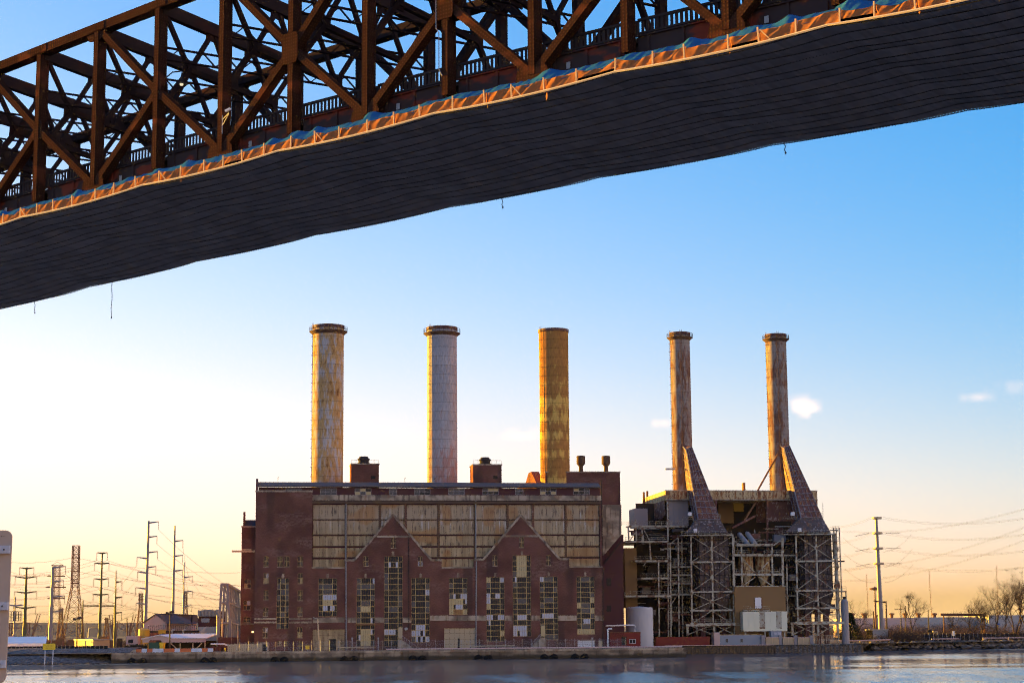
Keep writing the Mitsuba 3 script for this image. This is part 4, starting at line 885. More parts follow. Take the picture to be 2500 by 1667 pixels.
def unit_c(dx, cols, lev, top, sk, fl, side, frx):
    """One precipitator: sloping flue duct, flared skirt, plated box, hoppers and its braced steel frame."""
    c3 = lambda x, y, v: (cu(x, y, v)[0], v, cu(x, y, v)[1])
    # duct
    TL, TR, BR, BL = c3(*top[0], 66), c3(*top[1], 66), c3(*fl[1], 57), c3(*fl[0], 57)
    sTL, sML = c3(*side[0], VS - 1), c3(*side[1], VS - 1)
    du = thing_part = numbered(plant + "__flue_duct")
    hull = trimesh.convex.convex_hull(np.array([TL, TR, BR, BL, sTL, sML, (TR[0], VS, sTL[2]), (TR[0], VS, sML[2]), (BL[0] + .1, 63, BL[2]), (BR[0], 63, BR[2])]))
    labels[du] = {"label": ("left" if dx == 0 else "right") + " sloping rusty flue duct leading up to its smokestack"}
    put(du, MB(PF).add(np.array(hull.vertices), np.array(hull.faces)), "rusty_plate")
    quad_plates(du, "duct_plate", TL, TR, BR, BL, 12, 4, "rusty_plate", rib_mat="roof_metal")
    back = (BL[0] + .1, 63, BL[2])
    quad_plates(du, "side_plate", sTL, TL, BL, back, 10, 2, "rusty_plate", th=.06, rib_mat="roof_metal")
    # skirt
    bz = cu(sk[0], sk[2], VP - 1)[1]; q = [c3(x, sk[2], vv) for x, vv in ((sk[0], VP - 2.5), (sk[1], VP - 2.5), (sk[1], 68), (sk[0], 68))]; q = [(a, b, bz) for a, b, _ in q]
    hi = [BL, BR, (BR[0], 63, BR[2]), (BL[0] + .1, 63, BL[2])]
    part(plant, "duct_skirt", MB(PF).hexa(q, hi), "grey_plate")
    quad_plates(plant, "skirt_plate", np.array(BL), np.array(BR), np.array(q[1]), np.array(q[0]), 3, 7, "grey_plate", th=.05, ribs=False); quad_plates(plant, "skirt_plate", np.array(hi[3]), np.array(BL), np.array(q[0]), np.array(q[3]), 3, 4, "grey_plate", th=.05, ribs=False)
    # box and hoppers
    x0, x1 = cols[0] + 58, cols[2] - 24; zt, zb = bz - .3, cu(x0, lev[2] + 45, VP)[1]; ua, ub = cu(x0, 900, VP)[0], cu(x1, 900, VP)[0]
    part(plant, "precipitator_box", MB(PF).box(ua, ub, VP, 78, zb, zt), "grey_plate")
    quad_plates(plant, "precipitator_plate", (ua, VP, zt), (ub, VP, zt), (ub, VP, zb), (ua, VP, zb), 11, 6, "grey_plate", rib_mat="shadow_steel"); quad_plates(plant, "precipitator_plate", (ua, 78, zt), (ua, VP, zt), (ua, VP, zb), (ua, 78, zb), 11, 5, "grey_plate", rib_mat="shadow_steel")
    zc = cu(x0, lev[3] + 35, VP)[1]
    for k in range(2):
        for vv in (VP, VP + 8):
            a, b = ua + (ub - ua) * k / 2 + .2, ua + (ub - ua) * (k + 1) / 2 - .2; m0 = a + (b - a) * (.28 if k == 0 else .72)
            part(plant, "hopper", MB(PF).hexa([[m0 - .8, vv + 2.5, zc], [m0 + .8, vv + 2.5, zc], [m0 + .8, vv + 4, zc], [m0 - .8, vv + 4, zc]], [[a, vv, zb], [b, vv, zb], [b, vv + 7, zb], [a, vv + 7, zb]]), "grey_plate")
            part(plant, "hopper_chute", MB(PF).box(m0 - .7, m0 + .7, vv + 2.6, vv + 3.9, GZ, zc - .003), "rusty_plate")
    # frame
    for v in (VF, VF + 9):
        for i, x in enumerate(cols): cbar("plant_column", [(x, lev[0], v), (x + frx[i], lev[4], v)], v, .42)
        for y in lev: cbar("plant_beam", [(cols[0] - 4, y, v - .28), (cols[2] + 6, y - 4, v - .28)], v, .38, h=.46)
        for a, b in zip(lev, lev[1:4]):
            cbar("plant_brace", [(cols[0], a + 3, v - .1), (cols[2], b, v - .1)], v, .16); cbar("plant_brace", [(cols[2], a + 3, v + .15), (cols[0], b, v + .15)], v, .16)
            yc = (a + b) / 2; g = cu(cols[1], yc, v); part(plant, "brace_gusset", MB(PF).box(g[0] - .45, g[0] + .45, v - .36, v - .29, g[1] - .5, g[1] + .5), "frame_paint")
        a, b = lev[3], lev[4]; cbar("plant_brace", [(cols[0] + 4, b, v), (cols[1], a, v)], v, .2); cbar("plant_brace", [(cols[1], a, v), (cols[2], b, v)], v, .2)
        for x in (cols[0] - 24, cols[1] + 14, cols[2] + 14): cbar("plant_column", [(x, lev[4], v), (x + 2, 1378, v)], v, .6)
        for xa, xb in ((cols[0] - 24, cols[1] + 14), (cols[1] + 14, cols[2] + 14)): cbar("plant_brace", [(xa, lev[4] + 4, v), (xb, 1372, v)], v, .2); cbar("plant_brace", [(xb, lev[4] + 4, v + .2), (xa, 1372, v + .2)], v, .2)
    cbar("base_beam", [(cols[0] - 34, lev[4] + 8), (cols[2] + 58, lev[4] + 2)], VF - .7, .6, h=.7)
    for i in (0, 2):
        for y in lev[:4]: cbar("plant_beam", [(cols[i], y, VF), (cols[i], y + 2, VF + 22)], VF, .4)
    u, z = cu(sk[0] - 20, lev[0] - 4, VF - 1.6); u2 = cu(cols[2] + 0, lev[0], VF - 1.6)[0]
    part(plant, "walkway_deck", MB(PF).box(u, u2, VF - 1.6, VP - .2, z - .2, z), "frame_paint"); railing(sk[0] - 20, cols[2] - 5, lev[0] - 4, VF - 1.6); railing(cols[0] + 20, cols[2] - 6, lev[4] - 6, VF - .9)
    for y in lev[1:4]: railing(cols[0] - 140 if dx == 0 else cols[0] - 70, cols[0] - 10, y, VF + 8)


unit_c(0, (541, 681, 822), (706, 886, 1086, 1211, 1300), ((512, 130), (548, 112)), (500, 790, 690), ((592, 600), (738, 600)), ((478, 95), (487, 270)), (8, 10, 10))
unit_c(1, (1246, 1381, 1512), (700, 880, 1078, 1196, 1290), ((1166, 118), (1204, 106)), (1175, 1480, 685), ((1284, 590), (1426, 590)), ((1135, 95), (1146, 270)), (14, 20, 22))
# middle platforms, rusty tanks, brown block, pale box
for x in (880, 1085): cbar("plant_column", [(x, 770), (x + 5, 1050)], VF + 1, .45)
for x in (828, 1154): cbar("plant_column", [(x, 720), (x + 8, 1300)], VF + 2, .5)
for x0, x1, y in ((848, 1090, 770), (824, 1158, 838), (828, 1160, 968), (832, 1162, 1052)): cbar("plant_beam", [(x0, y), (x1, y)], VF + .4, .5, h=.6); cbar("plant_beam", [(x0, y), (x1, y)], VF + 9, .5, h=.6)
for x0, x1, y in ((848, 1046, 760), (824, 936, 834), (1034, 1156, 834), (832, 866, 960), (1102, 1150, 958)): railing(x0, x1, y, VF + .2)
a, z = cu(848, 768, VF); part(plant, "walkway_deck", MB(PF).box(a, cu(1090, 768, VF)[0], VF, VF + 9, z - .1, z + .12), "frame_paint"); a, z = cu(824, 836, VF); part(plant, "walkway_deck", MB(PF).box(a, cu(1158, 836, VF)[0], VF, VF + 9, z - .1, z + .12), "frame_paint")
for p_ in (((886, 860), (972, 955)), ((1082, 860), (995, 955)), ((885, 1046), (975, 985)), ((1090, 1046), (1000, 985)), ((1085, 780), (1150, 735)), ((880, 780), (826, 735))): cbar("plant_brace", p_, VF + .8, .26)
for x in (912, 1024):
    a, z0 = cu(x, 950, VF + 5.5); z1 = cu(x, 852, VF + 5.5)[1]; z2 = cu(x, 1048, VF + 5.5)[1]
    part(plant, "rusty_tank", MB(PF).lathe(a, VF + 5.5, [(.5, z2), (2.05, z0), (2.1, z0), (2.1, z1), (1.8, z1 + .5), (0, z1 + .7)], 28), "rusty_band", 35)
    part(plant, "tank_hoop", MB(PF).lathe(a, VF + 5.5, [(2.1, z0 + .1), (2.25, z0 + .15), (2.25, z0 + .4), (2.1, z0 + .45)], 28), "frame_paint", 35)
for x0, y0, x1, y1 in ((868, 700, 925, 766), (920, 694, 972, 762)): a, b = cu(x0, y0, VF + 11), cu(x1, y1, VF + 3); part(plant, "grey_pipe", MB(PF).tube([(a[0], VF + 11, a[1]), (b[0], VF + 3, b[1])], .72, 12), "galvanised", 40)
bb = thing("brown_block", "plain brown brick block with a white door between the two braced frames", "building")
rr = rect(_c, 838, 1050, 1181, 1390, VF - 1); part(bb, "wall", MB(PF).box(rr[0], rr[1], VF - 1, VF + 9, GZ - .2, rr[3]), "brown_brick"); part(bb, "coping", MB(PF).box(rr[0] - .1, rr[1] + .1, VF - 1.1, VF + 9, rr[3] + .003, rr[3] + .25), "frame_paint")
cbox("door", 973, 1122, 1018, 1196, VF - 1.12, VF - 1.003, "white_paint", bb); cbox("door_frame", 1015, 1120, 1022, 1196, VF - 1.2, VF - 1.004, "lattice_rust", bb)
a, z = cu(897, 1208, VF - 2.6); part(bb, "balcony", MB(PF).box(a, cu(1070, 1208, VF - 2.6)[0], VF - 2.6, VF - 1.003, z - .15, z + .05), "frame_paint"); railing(897, 1070, 1208, VF - 2.6, bb, 1.2)
pb = thing("pale_container", "large pale green panelled steel container on a frame below the brown block", "container")
rr = rect(_c, 890, 1216, 1188, 1338, 50); part(pb, "shell", MB(PF).box(rr[0], rr[1], 50, VF - 1.4, rr[2], rr[3]), "pale_green")
for k in range(8): x = rr[0] + (rr[1] - rr[0]) * k / 8; part(pb, "panel", MB(PF).box(x + .03, x + (rr[1] - rr[0]) / 8 - .03, 49.9, 49.997, rr[2] + .25, rr[3] - .08), "frame_paint" if k in (3, 6) else "pale_green")
part(pb, "skid", MB(PF).box(rr[0] + .1, rr[1] - .1, 49.86, VF - 1.5, rr[2] - .42, rr[2] - .003), "pale_green")
for k in (.06, .5, .94): x = rr[0] + (rr[1] - rr[0]) * k; part(pb, "leg", MB(PF).box(x - .2, x + .2, 50.2, 50.6, GZ - .1, rr[2] - .424), "frame_paint")
# left platforms
for x0, x1, y, v in ((128, 520, 642, 60), (100, 388, 745, 58), (165, 388, 876, 57), (205, 402, 992, 57), (98, 405, 1112, 55.5), (395, 545, 915, 60), (400, 545, 1100, 60), (410, 545, 970, 61), (415, 545, 1025, 61)):
    (a, z), (b, _z) = cu(x0, y, v), cu(x1, y, v); part(plant, "walkway_deck", MB(PF).box(a, b, v, 80 if y > 700 else v + 5, z - .18, z + .1), "frame_paint"); part(plant, "plant_beam", MB(PF).box(a, b, v - .15, v - .003, z - .35, z + .15), "frame_paint"); railing(x0, x1, y - 3, v, mat="frame_paint")  # lower decks stretched far back, added depth to darken the interior
for x, y0, y1, v in ((212, 650, 745, 58.5), (265, 745, 870, 58.5), (323, 870, 1385, 56), (385, 470, 1385, 58.5), (402, 760, 1385, 57), (456, 725, 1385, 57), (170, 600, 745, 60), (120, 650, 760, 60), (480, 725, 1385, 63), (800, 900, 1300, 58), (1160, 720, 1290, 56), (1185, 900, 1290, 57)): cbar("plant_column", [(x, y0), (x + 6, y1)], v, .36)
for p_ in (((215, 650), (265, 740)), ((222, 912), (250, 872)), ((405, 760), (455, 720)), ((402, 1180), (455, 1100)), ((120, 760), (165, 690))): cbar("plant_brace", p_, 57.5, .2)
railing(262, 385, 598 + 40, 60.5); railing(75, 165, 640, 66)
cbox("brown_wall", 100, 790, 180, 1190, 62, 70, "brown_brick"); cbox("inner_wall", 165, 640, 395, 1380, 72, 72.4, "shadow_steel")  # second dark sheet paints the shade inside the left platforms
# right stair tower
for x in (1500, 1517, 1538): cbar("plant_column", [(x, 655), (x + 24, 1300)], VF + 1, .26)
for i, y in enumerate((668, 742, 800, 858, 915, 970, 1025, 1078, 1135, 1195, 1245)):
    a, z = cu(1496 + i * 1.6, y, VF); b = cu(1530 + i * 2, y, VF)[0]; part(plant, "stair_landing", MB(PF).box(a, b, VF - .5, VF + 3, z - .12, z + .05), "frame_paint"); railing(1496 + i * 1.6, 1532 + i * 2, y, VF - .5)
    cbar("stair_flight", [(1500 + i * 2, y, VF + .4), (1528 + i * 2, y + 54, VF + .4)] if i % 2 else [(1528 + i * 2, y, VF + .4), (1500 + i * 2, y + 54, VF + .4)], VF, .5, h=.16)
a, z = cu(1538, 1078, VF); b = cu(1586, 1078, VF)[0]; part(plant, "side_platform", MB(PF).box(a, b, VF, VF + 4, z - .3, z), "frame_paint"); railing(1540, 1585, 1076, VF)
cbar("plant_column", [(1582, 1078), (1592, 1300)], VF, .3); cbox("motor_box", 1512, 1032, 1545, 1060, VF - .5, VF + 1, "lattice_rust"); cbar("stair_mast", [(1428, 485), (1430, 640)], 58, .1, "galvanised")
# clutter inside the frames: ducts, pipes, cabinets
cr = random.Random(21)
for _ in range(330):
    x, y = cr.uniform(175, 1500), cr.uniform(640, 1370)
    if (590 < x < 810 or 1290 < x < 1490) and y < 1180: continue
    v = cr.uniform(60, 76); a, z = cu(x, y, v); k = cr.random()
    if k < .4: part(plant, "process_pipe", MB(PF).tube([(a, v, z), (a + cr.choice((-1, 1)) * cr.uniform(1, 6), v, z), ] if k < .2 else [(a, v, z), (a, v, max(GZ, z - cr.uniform(3, 9)))], cr.uniform(.12, .38), 7), cr.choice(("rusty_plate", "shadow_steel", "galvanised", "frame_paint")))
    elif k < .52: x2 = x + cr.uniform(25, 75); railing(x, x2, y, v - 3, name="inner_railing"); (a2, _z) = cu(x2, y, v - 3); part(plant, "inner_deck", MB(PF).box(cu(x, y, v - 3)[0], a2, v - 3, v + 3, z - .15, z), "frame_paint")
    elif k < .75: w, h = cr.uniform(.5, 2.0), cr.uniform(.6, 2.2); part(plant, "cabinet", MB(PF).box(a - w, a + w, v, v + 2, z - h / 2, z + h / 2), cr.choice(("rusty_plate", "shadow_steel", "roof_metal", "dark_steel")))
    else: part(plant, "inner_beam", MB(PF).box(a - cr.uniform(2, 6), a + cr.uniform(2, 6), v, v + .3, z - .2, z + .2), cr.choice(("frame_paint", "rusty_plate", "shadow_steel")))
for x, y in ((536, 562), (573, 672), (1228, 560), (1274, 668)): cbox("white_box", x - 11, y - 12, x + 11, y + 12, 53, 53.8, "white_paint")
for x0, x1, y in ((485, 560, 610), (700, 740, 590), (1165, 1250, 606), (1405, 1430, 580)): railing(x0, x1, y, 55)
cbar("antenna_arm", [(370, 260), (436, 260)], VS - 2, .5, "galvanised")

# ------------------------------------------------------------------ things on the dock
def ground_box(name, label, cat, m, q, v, d, mat, roof=None, group=None):
    rr = rect(m, *q, v); k = thing(name, label, cat, group); part(k, "body", MB(PF).box(rr[0], rr[1], v, v + d, GZ, rr[3]), mat)
    if roof: part(k, "roof", MB(PF).box(rr[0] - .12, rr[1] + .12, v - .12, v + d + .1, rr[3] + .003, rr[3] + .16), roof)
    return k, rr
a, z = cu(194, 1190, 30); R_ = (cu(283, 1300, 30)[0] - cu(105, 1300, 30)[0]) / 2
k = thing("storage_tank", "tall white cylindrical storage tank beside the red shed", "tank"); part(k, "shell", MB(PF).lathe(a, 30, [(R_, GZ), (R_, z - .3), (R_ * .97, z), (0, z + .35)], 56), "tank_white", 35)
for i in range(1, 5): zz = GZ + (z - GZ) * i / 5; part(k, "seam", MB(PF).lathe(a, 30, [(R_, zz - .03), (R_ + .03, zz - .02), (R_ + .03, zz + .02), (R_, zz + .03)], 48), "tank_white", 30)
k, rr = ground_box("red_shed", "low red site cabin with one barred window left of the white tank", "shed", _c, (-2, 1357, 203, 1445), 12, 3, "shed_red", "lattice_rust")
w = rect(_c, 127, 1402, 172, 1430, 12); part(k, "window", MB(PF).box(w[0], w[1], 11.9, 11.997, w[2], w[3]), "white_paint"); 
for x in (.06, .53): xx = w[0] + (w[1] - w[0]) * x; part(k, "window_pane", MB(PF).box(xx, xx + (w[1] - w[0]) * .4, 11.86, 11.897, w[2] + .12, w[3] - .12), "pane_dark")
w = rect(_c, 76, 1384, 108, 1440, 12); part(k, "door", MB(PF).box(w[0], w[1], 11.9, 11.996, w[2], w[3]), "pane_dark")
k = thing("white_pipe", "white pipe with a right angle bend standing in front of the red shed", "pipe"); p_ = [cu(x, y, 9) for x, y in ((-30, 1312), (100, 1308), (163, 1308), (166, 1316), (166, 1352))]; put(k, MB(PF).tube([(u, 9, z) for u, z in p_], .17, 8), "white_paint", 40)
k = thing("white_pipe", "white standpipe with a hooked top at the right corner of the power station", "pipe"); p_ = [uz(_b, x, y, -2) for x, y in ((1456, 1268), (1430, 1266), (1423, 1275), (1425, 1405))]; put(k, MB(PF).tube([(u, -2, z) for u, z in p_], .2, 8), "white_paint", 40)
k, rr = ground_box("red_container", "long dull red corrugated container on the dock left of the grey trailer", "container", _c, (306, 1386, 668, 1445), 46, 2.6, "shed_red")
for i in range(44): x = rr[0] + (rr[1] - rr[0]) * (i + .5) / 44; part(k, "rib", MB(PF).box(x - .11, x + .11, 45.92, 45.997, GZ + .1, rr[3] - .1), "shed_red")
k, rr = ground_box("office_trailer", "blue grey site trailer with two small windows and a rusty roof", "trailer", _c, (738, 1374, 1014, 1445), 46, 3.2, "shed_blue_grey", "rusty_band")
for x0, x1 in ((776, 792), (874, 890)): w = rect(_c, x0, 1400, x1, 1422, 46); part(k, "window", MB(PF).box(w[0], w[1], 45.9, 45.997, w[2], w[3]), "pane_dusty")
for i in range(14): x = rr[0] + (rr[1] - rr[0]) * (i + .5) / 14; part(k, "siding_strip", MB(PF).box(x - .05, x + .05, 45.95, 45.998, GZ + .2, rr[3] - .1), "shed_blue_grey")
k, rr = ground_box("pink_cabin", "small pink grey cabin at the left end of the grey trailer", "shed", _c, (698, 1358, 737, 1445), 46, 3.2, "pink_paint", "roof_metal")
k, rr = ground_box("instrument_hut", "small blue glazed hut above the tan crates", "hut", _c, (1080, 1348, 1150, 1385), 48, 2.4, "shed_blue_grey", "galvanised")
for x0, x1 in ((1100, 1118), (1124, 1146)): w = rect(_c, x0, 1356, x1, 1374, 48); part(k, "window", MB(PF).box(w[0], w[1], 47.9, 47.997, w[2], w[3]), "pane_white")
for i, (x0, x1) in enumerate(((1048, 1132), (1160, 1232), (1262, 1338))):
    k, rr = ground_box("tan_crate", ("leftmost", "middle", "rightmost")[i] + " of the three tan dock crates with pale lids right of the trailer", "crate", _c, (x0, 1392, x1, 1445), 45, 2, "tan_paint", "pink_paint", "tan crates on the dock")
    for f in (.02, .5, .98): x = rr[0] + (rr[1] - rr[0]) * f; part(k, "batten", MB(PF).box(x - .07, x + .07, 44.9, 44.997, GZ, rr[3]), "post_wood")
for i, (x0, x1) in enumerate(((1016, 1042), (1134, 1156), (1236, 1258), (1342, 1362))): ground_box("grey_locker", "narrow grey steel locker " + ("just right of the grey trailer", "between the left and middle tan crates", "between the middle and right tan crates", "right of the tan crates")[i], "locker", _c, (x0, 1376, x1, 1445), 45.2, 1, "roof_metal", None, "grey lockers on the dock")
k = thing("dock_deck", "raised railed loading deck on a rusty pile at the right end of the dock", "deck"); a, z = cu(1366, 1436, 40); b = cu(1536, 1436, 40)[0]
part(k, "deck_plate", MB(PF).box(a, b, 39, 44, z - .2, z), "frame_paint"); part(k, "pile", MB(PF).tube([((a + b) / 2 - .4, 40, -2), ((a + b) / 2 - .4, 40, z - .2)], .5, 12), "rusty_band", 40)
for y in (1436,): railing(1366, 1536, y, 39, k, 2.4); railing(1366, 1536, y, 43.8, k, 2.4)
lg = MB(PF)
for i in range(16): x = a + (b - a) * i / 15; lg.box(x - .03, x + .03, 38.97, 39.03, z, z + 2.4)
part(k, "grille", lg, "frame_paint")
u, z = cu(1572, 1132, VF); k = thing("grey_silo", "slim grey cylindrical silo at the right end of the boiler plant", "silo"); Rs = (cu(1596, 1200, VF)[0] - cu(1548, 1200, VF)[0]) / 2
part(k, "shell", MB(PF).lathe(u, VF, [(Rs, GZ), (Rs, z - .8), (Rs * .7, z - .25), (Rs * .25, z), (0, z)], 32), "roof_metal", 40); part(k, "cap", MB(PF).lathe(u, VF, [(.35, z - .1), (.35, z + .5), (.7, z + .5), (.7, z + .65), (0, z + .7)], 16), "dark_steel", 40)
for zz in np.linspace(GZ + 1, z - 1.2, 6): part(k, "seam", MB(PF).lathe(u, VF, [(Rs, zz - .05), (Rs + .04, zz), (Rs, zz + .05)], 28), "roof_metal", 30)
# quay walls
quay = thing("quay_wall", "long stained concrete quay wall in front of the power station", "wall")
QV = -20.0
u = PF.pix(277, 1600, QV)[0] - .5; uE = 38.0
for i in range(26): a, b = u + (uE - u) * i / 26, u + (uE - u) * (i + 1) / 26; part(quay, "wall_block", MB(PF).box(a + .015, b - .015, QV - .06 * rng.random(), QV + 1.2, -2.5, GZ - .42), "quay_concrete"); part(quay, "cap_stone", MB(PF).box(a + .01, b - .01, QV - .22, QV + 1.4, GZ - .415, GZ + .06 + .04 * rng.random()), "concrete")
part(quay, "end_block", MB(PF).box(uE, uE + .8, QV + .1, QV + 62, -2.5, GZ + .02), "quay_concrete")
k = thing("quay_pipe", "pale pipe laid along the top of the quay edge", "pipe"); a = uz(_a, 1200, 1400, QV + 1)[0]; put(k, MB(PF).tube([(x, QV + .9, GZ + .33) for x in np.linspace(a, uE, 14)], .16, 7), "pink_paint", 40)
cap = MB(PF)
k = thing("timber_dock", "dark decayed timber dock below the red container", "dock"); d0, d1 = 42.3, 71.5
DF = Frame((42, 503.5), math.atan2(4.7, 53)); L_ = 53.0
for i in range(30): a = 29 * i / 30; part(k, "pile", MB(DF).tube([(a + .5, -.5, -2), (a + .5 + .1 * rng.random(), -.5, GZ - .5 + .4 * rng.random())], .2, 7), "timber")
for j in range(4): z = GZ - .35 - j * .5; part(k, "plank", MB(DF).bar((-.5, -.35 - .1 * rng.random(), z), (29, -.3 - .15 * rng.random(), z - .05), .3, .42), "timber")
part(k, "deck_edge", MB(DF).box(-1, 29, -.9, .5, GZ + .01, GZ + .16), "pink_paint")
k = thing("sheet_pile_wall", "weathered vertical sheet pile bulkhead stained green at the right end of the dock", "wall")
for i in range(58): a = 29.2 + 24.6 * i / 58; part(k, "pile", MB(DF).box(a, a + .40, -.5 - (.16 if i % 2 else 0), .4, -2.5, GZ - .15 + .08 * rng.random()), "gravel" if i % 3 else "timber")
# tyre fenders
for i, (x1, x2) in enumerate(((303, 328), (471, 489), (631, 653), (791, 813), (948, 970), (1099, 1121), (1250, 1272), (1321, 1343))):
    for j, x in enumerate((x1, x2)):
        u, z = PF.pix(x * 1.06293, 1512 * 1.06293, QV - .4); R_ = 1.02; k = thing("tyre_fender", f"{('left', 'right')[j]} black tyre of the {('first', 'second', 'third', 'fourth', 'fifth', 'sixth', 'seventh', 'eighth')[i]} fender pair from the left on the quay wall", "tyre", "black tyre fenders along the quay")
        n = 28; th = np.arange(n) * 2 * np.pi / n; ph = np.arange(10) * 2 * np.pi / 10
        V = np.array([[u + (R_ - .45 + .45 * math.cos(q)) * math.cos(t), QV - .62 + .36 * math.sin(q), .12 + (R_ - .45 + .45 * math.cos(q)) * math.sin(t)] for t in th for q in ph]); F = np.array([[a * 10 + b, a * 10 + (b + 1) % 10, ((a + 1) % n) * 10 + (b + 1) % 10, ((a + 1) % n) * 10 + b] for a in range(n) for b in range(10)])
        F = np.vstack([F[:, :3], F[:, [0, 2, 3]]]); part(k, "tread", MB(PF).add(V, F), "rubber", True); part(k, "chain", MB(PF).bar((u, QV - .5, R_), (u, QV - .25, GZ), .06, .06), "dark_steel")
# yard fence
fence = thing("wire_fence", "tall thin wire mesh fence along the quay in front of the power station", "fence")
ua, ub = uz(_a, 80, 1400, -15)[0], uz(_b, 1560, 1400, -15)[0]; n = 44
for i in range(n + 1): x = ua + (ub - ua) * i / n; part(fence, "post", MB(PF).tube([(x, -15, GZ), (x, -15, GZ + 2.3 + .3 * rng.random())], .05, 5), "galvanised" if i % 4 else "tan_paint")
wm = MB(PF)
for z in np.arange(.15, 2.3, .3): wm.tube([(ua, -15, GZ + z), (ub, -15, GZ + z)], .012, 3, False)
for x in np.arange(ua, ub, .45): wm.tube([(x, -15, GZ), (x + .3, -15, GZ + 2.25)], .008, 3, False)
part(fence, "mesh", wm, "galvanised", kind="stuff")
# small things in front of the facade
k = thing("wooden_pole", "tilted bare wooden pole leaning before the left loading door", "pole"); a, b = uz(_a, 690, 1440, -6), uz(_a, 676, 1190, -6); part(k, "shaft", MB(PF).tube([(a[0], -6, GZ), (b[0], -6, b[1])], [.2, .13], 8), "post_wood", 40); part(k, "lamp_arm", MB(PF).tube([(b[0], -6, b[1]), (b[0] - 1.1, -6, b[1] + .3), (b[0] - 1.5, -6, b[1] + .1)], .06, 5), "galvanised")
k = thing("yellow_cabinet", "small yellow cabinet standing before the brick tower", "cabinet"); w = rect(_a, 582, 1394, 613, 1424, -5); part(k, "box", MB(PF).box(w[0], w[1], -5, -4.3, w[2], w[3]), "sign_yellow"); part(k, "leg", MB(PF).box((w[0] + w[1]) / 2 - .1, (w[0] + w[1]) / 2 + .1, -4.9, -4.7, GZ, w[2]), "galvanised")
k = thing("gas_pipe", "yellow ochre pipe on low stands at the foot of the right facade", "pipe"); a, b = uz(_b, 355, 1402, -8), uz(_b, 712, 1396, -8); part(k, "run", MB(PF).tube([(a[0], -8, a[1]), (b[0], -8, b[1])], .15, 7), "tan_paint", 40)
for f in (.05, .35, .65, .95): x = a[0] + (b[0] - a[0]) * f; part(k, "stand", MB(PF).box(x - .08, x + .08, -8.1, -7.9, GZ, a[1] - .1), "dark_steel")
k = thing("gas_pipe", "ochre pipe on stands below the left gable's tall windows", "pipe"); a, b = uz(_a, 820, 1410, -8), uz(_a, 1110, 1412, -8); part(k, "run", MB(PF).tube([(a[0], -8, a[1]), (b[0], -8, b[1])], .15, 7), "tan_paint", 40)
for f in (.05, .5, .95): x = a[0] + (b[0] - a[0]) * f; part(k, "stand", MB(PF).box(x - .08, x + .08, -8.1, -7.9, GZ, a[1] - .1), "dark_steel")
for i, (m, x) in enumerate(((_a, 845), (_a, 1140), (_a, 940), (_b, 1305))): u, z = uz(m, x, 1345 if i else 1370, -7); k = thing("yard_post", ("short ochre post right of the left loading door", "grey lamp post before the left gable", "slim grey valve post below the left gable", "grey post on the quay near the white garage door")[i], "post"); put(k, MB(PF).tube([(u, -7, GZ), (u, -7, z)], .12, 6).lathe(u, -7, [(.1, z), (.25, z + .1), (.2, z + .35), (0, z + .4)], 8), "post_wood" if i == 0 else "galvanised", 40)

# ------------------------------------------------------------------ the substation and yard at the left
WF = Frame((0, 0), 0.0)
def wd(m, x, y, Y): u, z = WF.pix(*m(x, y), Y); return np.array([u, Y, z])
def wrect(m, x0, y0, x1, y1, Y): a, b = wd(m, x0, y0, Y), wd(m, x1, y1, Y); return a[0], b[0], b[2], a[2]


def pole(name, label, m, x, yt, yb, Y, w0, w1, arms, mat, cat="pylon", group=None, drop=True, name_arm="cross_arm"):
    """A tapered steel pole; arms: (y, left x or None, right x or None)."""
    k = thing(name, label, cat, group); t, b = wd(m, x[0], yt, Y), wd(m, x[1], yb, Y); px = Y / FOC / (3.0328 if m is _d else 3.509)
    b = b + (b - t) * 0; b[2] = min(b[2], GZ); part(k, "shaft", MB().tube([b, t], [w1 * px / 2, w0 * px / 2], 10), mat, 40)
    H = t[2] - b[2]
    for f in np.linspace(.12, .95, 8): c = b + (t - b) * f; r = (w1 + (w0 - w1) * f) * px / 2; part(k, "joint_band", MB().tube([c, c + [0, 0, .3]], r * 1.12, 10), mat, 40)
    ends = []
    for y, xl, xr in arms:
        for xe in (xl, xr):
            if xe is None: continue
            e = wd(m, xe, y, Y); f = (wd(m, x[0], y, Y)[2] - b[2]) / H; c = b + (t - b) * f; c[2] -= abs(e[0] - c[0]) * .12; part(k, name_arm, MB().tube([c, e], [.34, .16], 6), mat, 40)
            if drop: part(k, "insulator", MB().tube([e, e - [0, 0, 2.6]], .09, 5), "wire"); ends.append(e - [0, 0, 2.6])
            else: ends.append(e)
    return k, ends


P1 = pole("transmission_pole", "dark olive transmission pole with four pairs of arms nearest the left frame edge", _d, (197, 180), 710, 1230, 640, 12, 32, [(713, 145, 252), (780, 113, 273), (890, 107, 270), (1003, 100, 266)], "pole_olive")
P2 = pole("transmission_pole", "pale grey transmission pole with four right arms before the squat lattice tower", _d, (392, 370), 703, 1275, 600, 16, 32, [(703, None, 486), (808, None, 472), (920, None, 480), (1031, None, 465)], "pole_grey")
P5 = pole("transmission_pole", "dark olive pole with four double arms between the tallest lattice tower and grey monopoles", _d, (758, 735), 600, 1250, 620, 10, 26, [(602, 718, 795), (678, 700, 808), (794, 695, 805), (908, 690, 803)], "pole_olive")
P6 = pole("transmission_pole", "slim olive pole with three short arms on its right side", _d, (860, 848), 732, 1312, 560, 7, 18, [(815, None, 904), (930, None, 904), (1043, None, 902)], "pole_olive")
P8 = pole("transmission_pole", "tallest grey monopole with arms on both sides, left of the brick station", _d, (1101, 1074), 367, 1140, 600, 15, 28, [(373, None, 1175), (480, None, 1163), (593, None, 1167), (704, None, 1155), (636, 1015, None), (744, 1018, None), (860, 1003, None), (974, 1008, None)], "pole_grey")
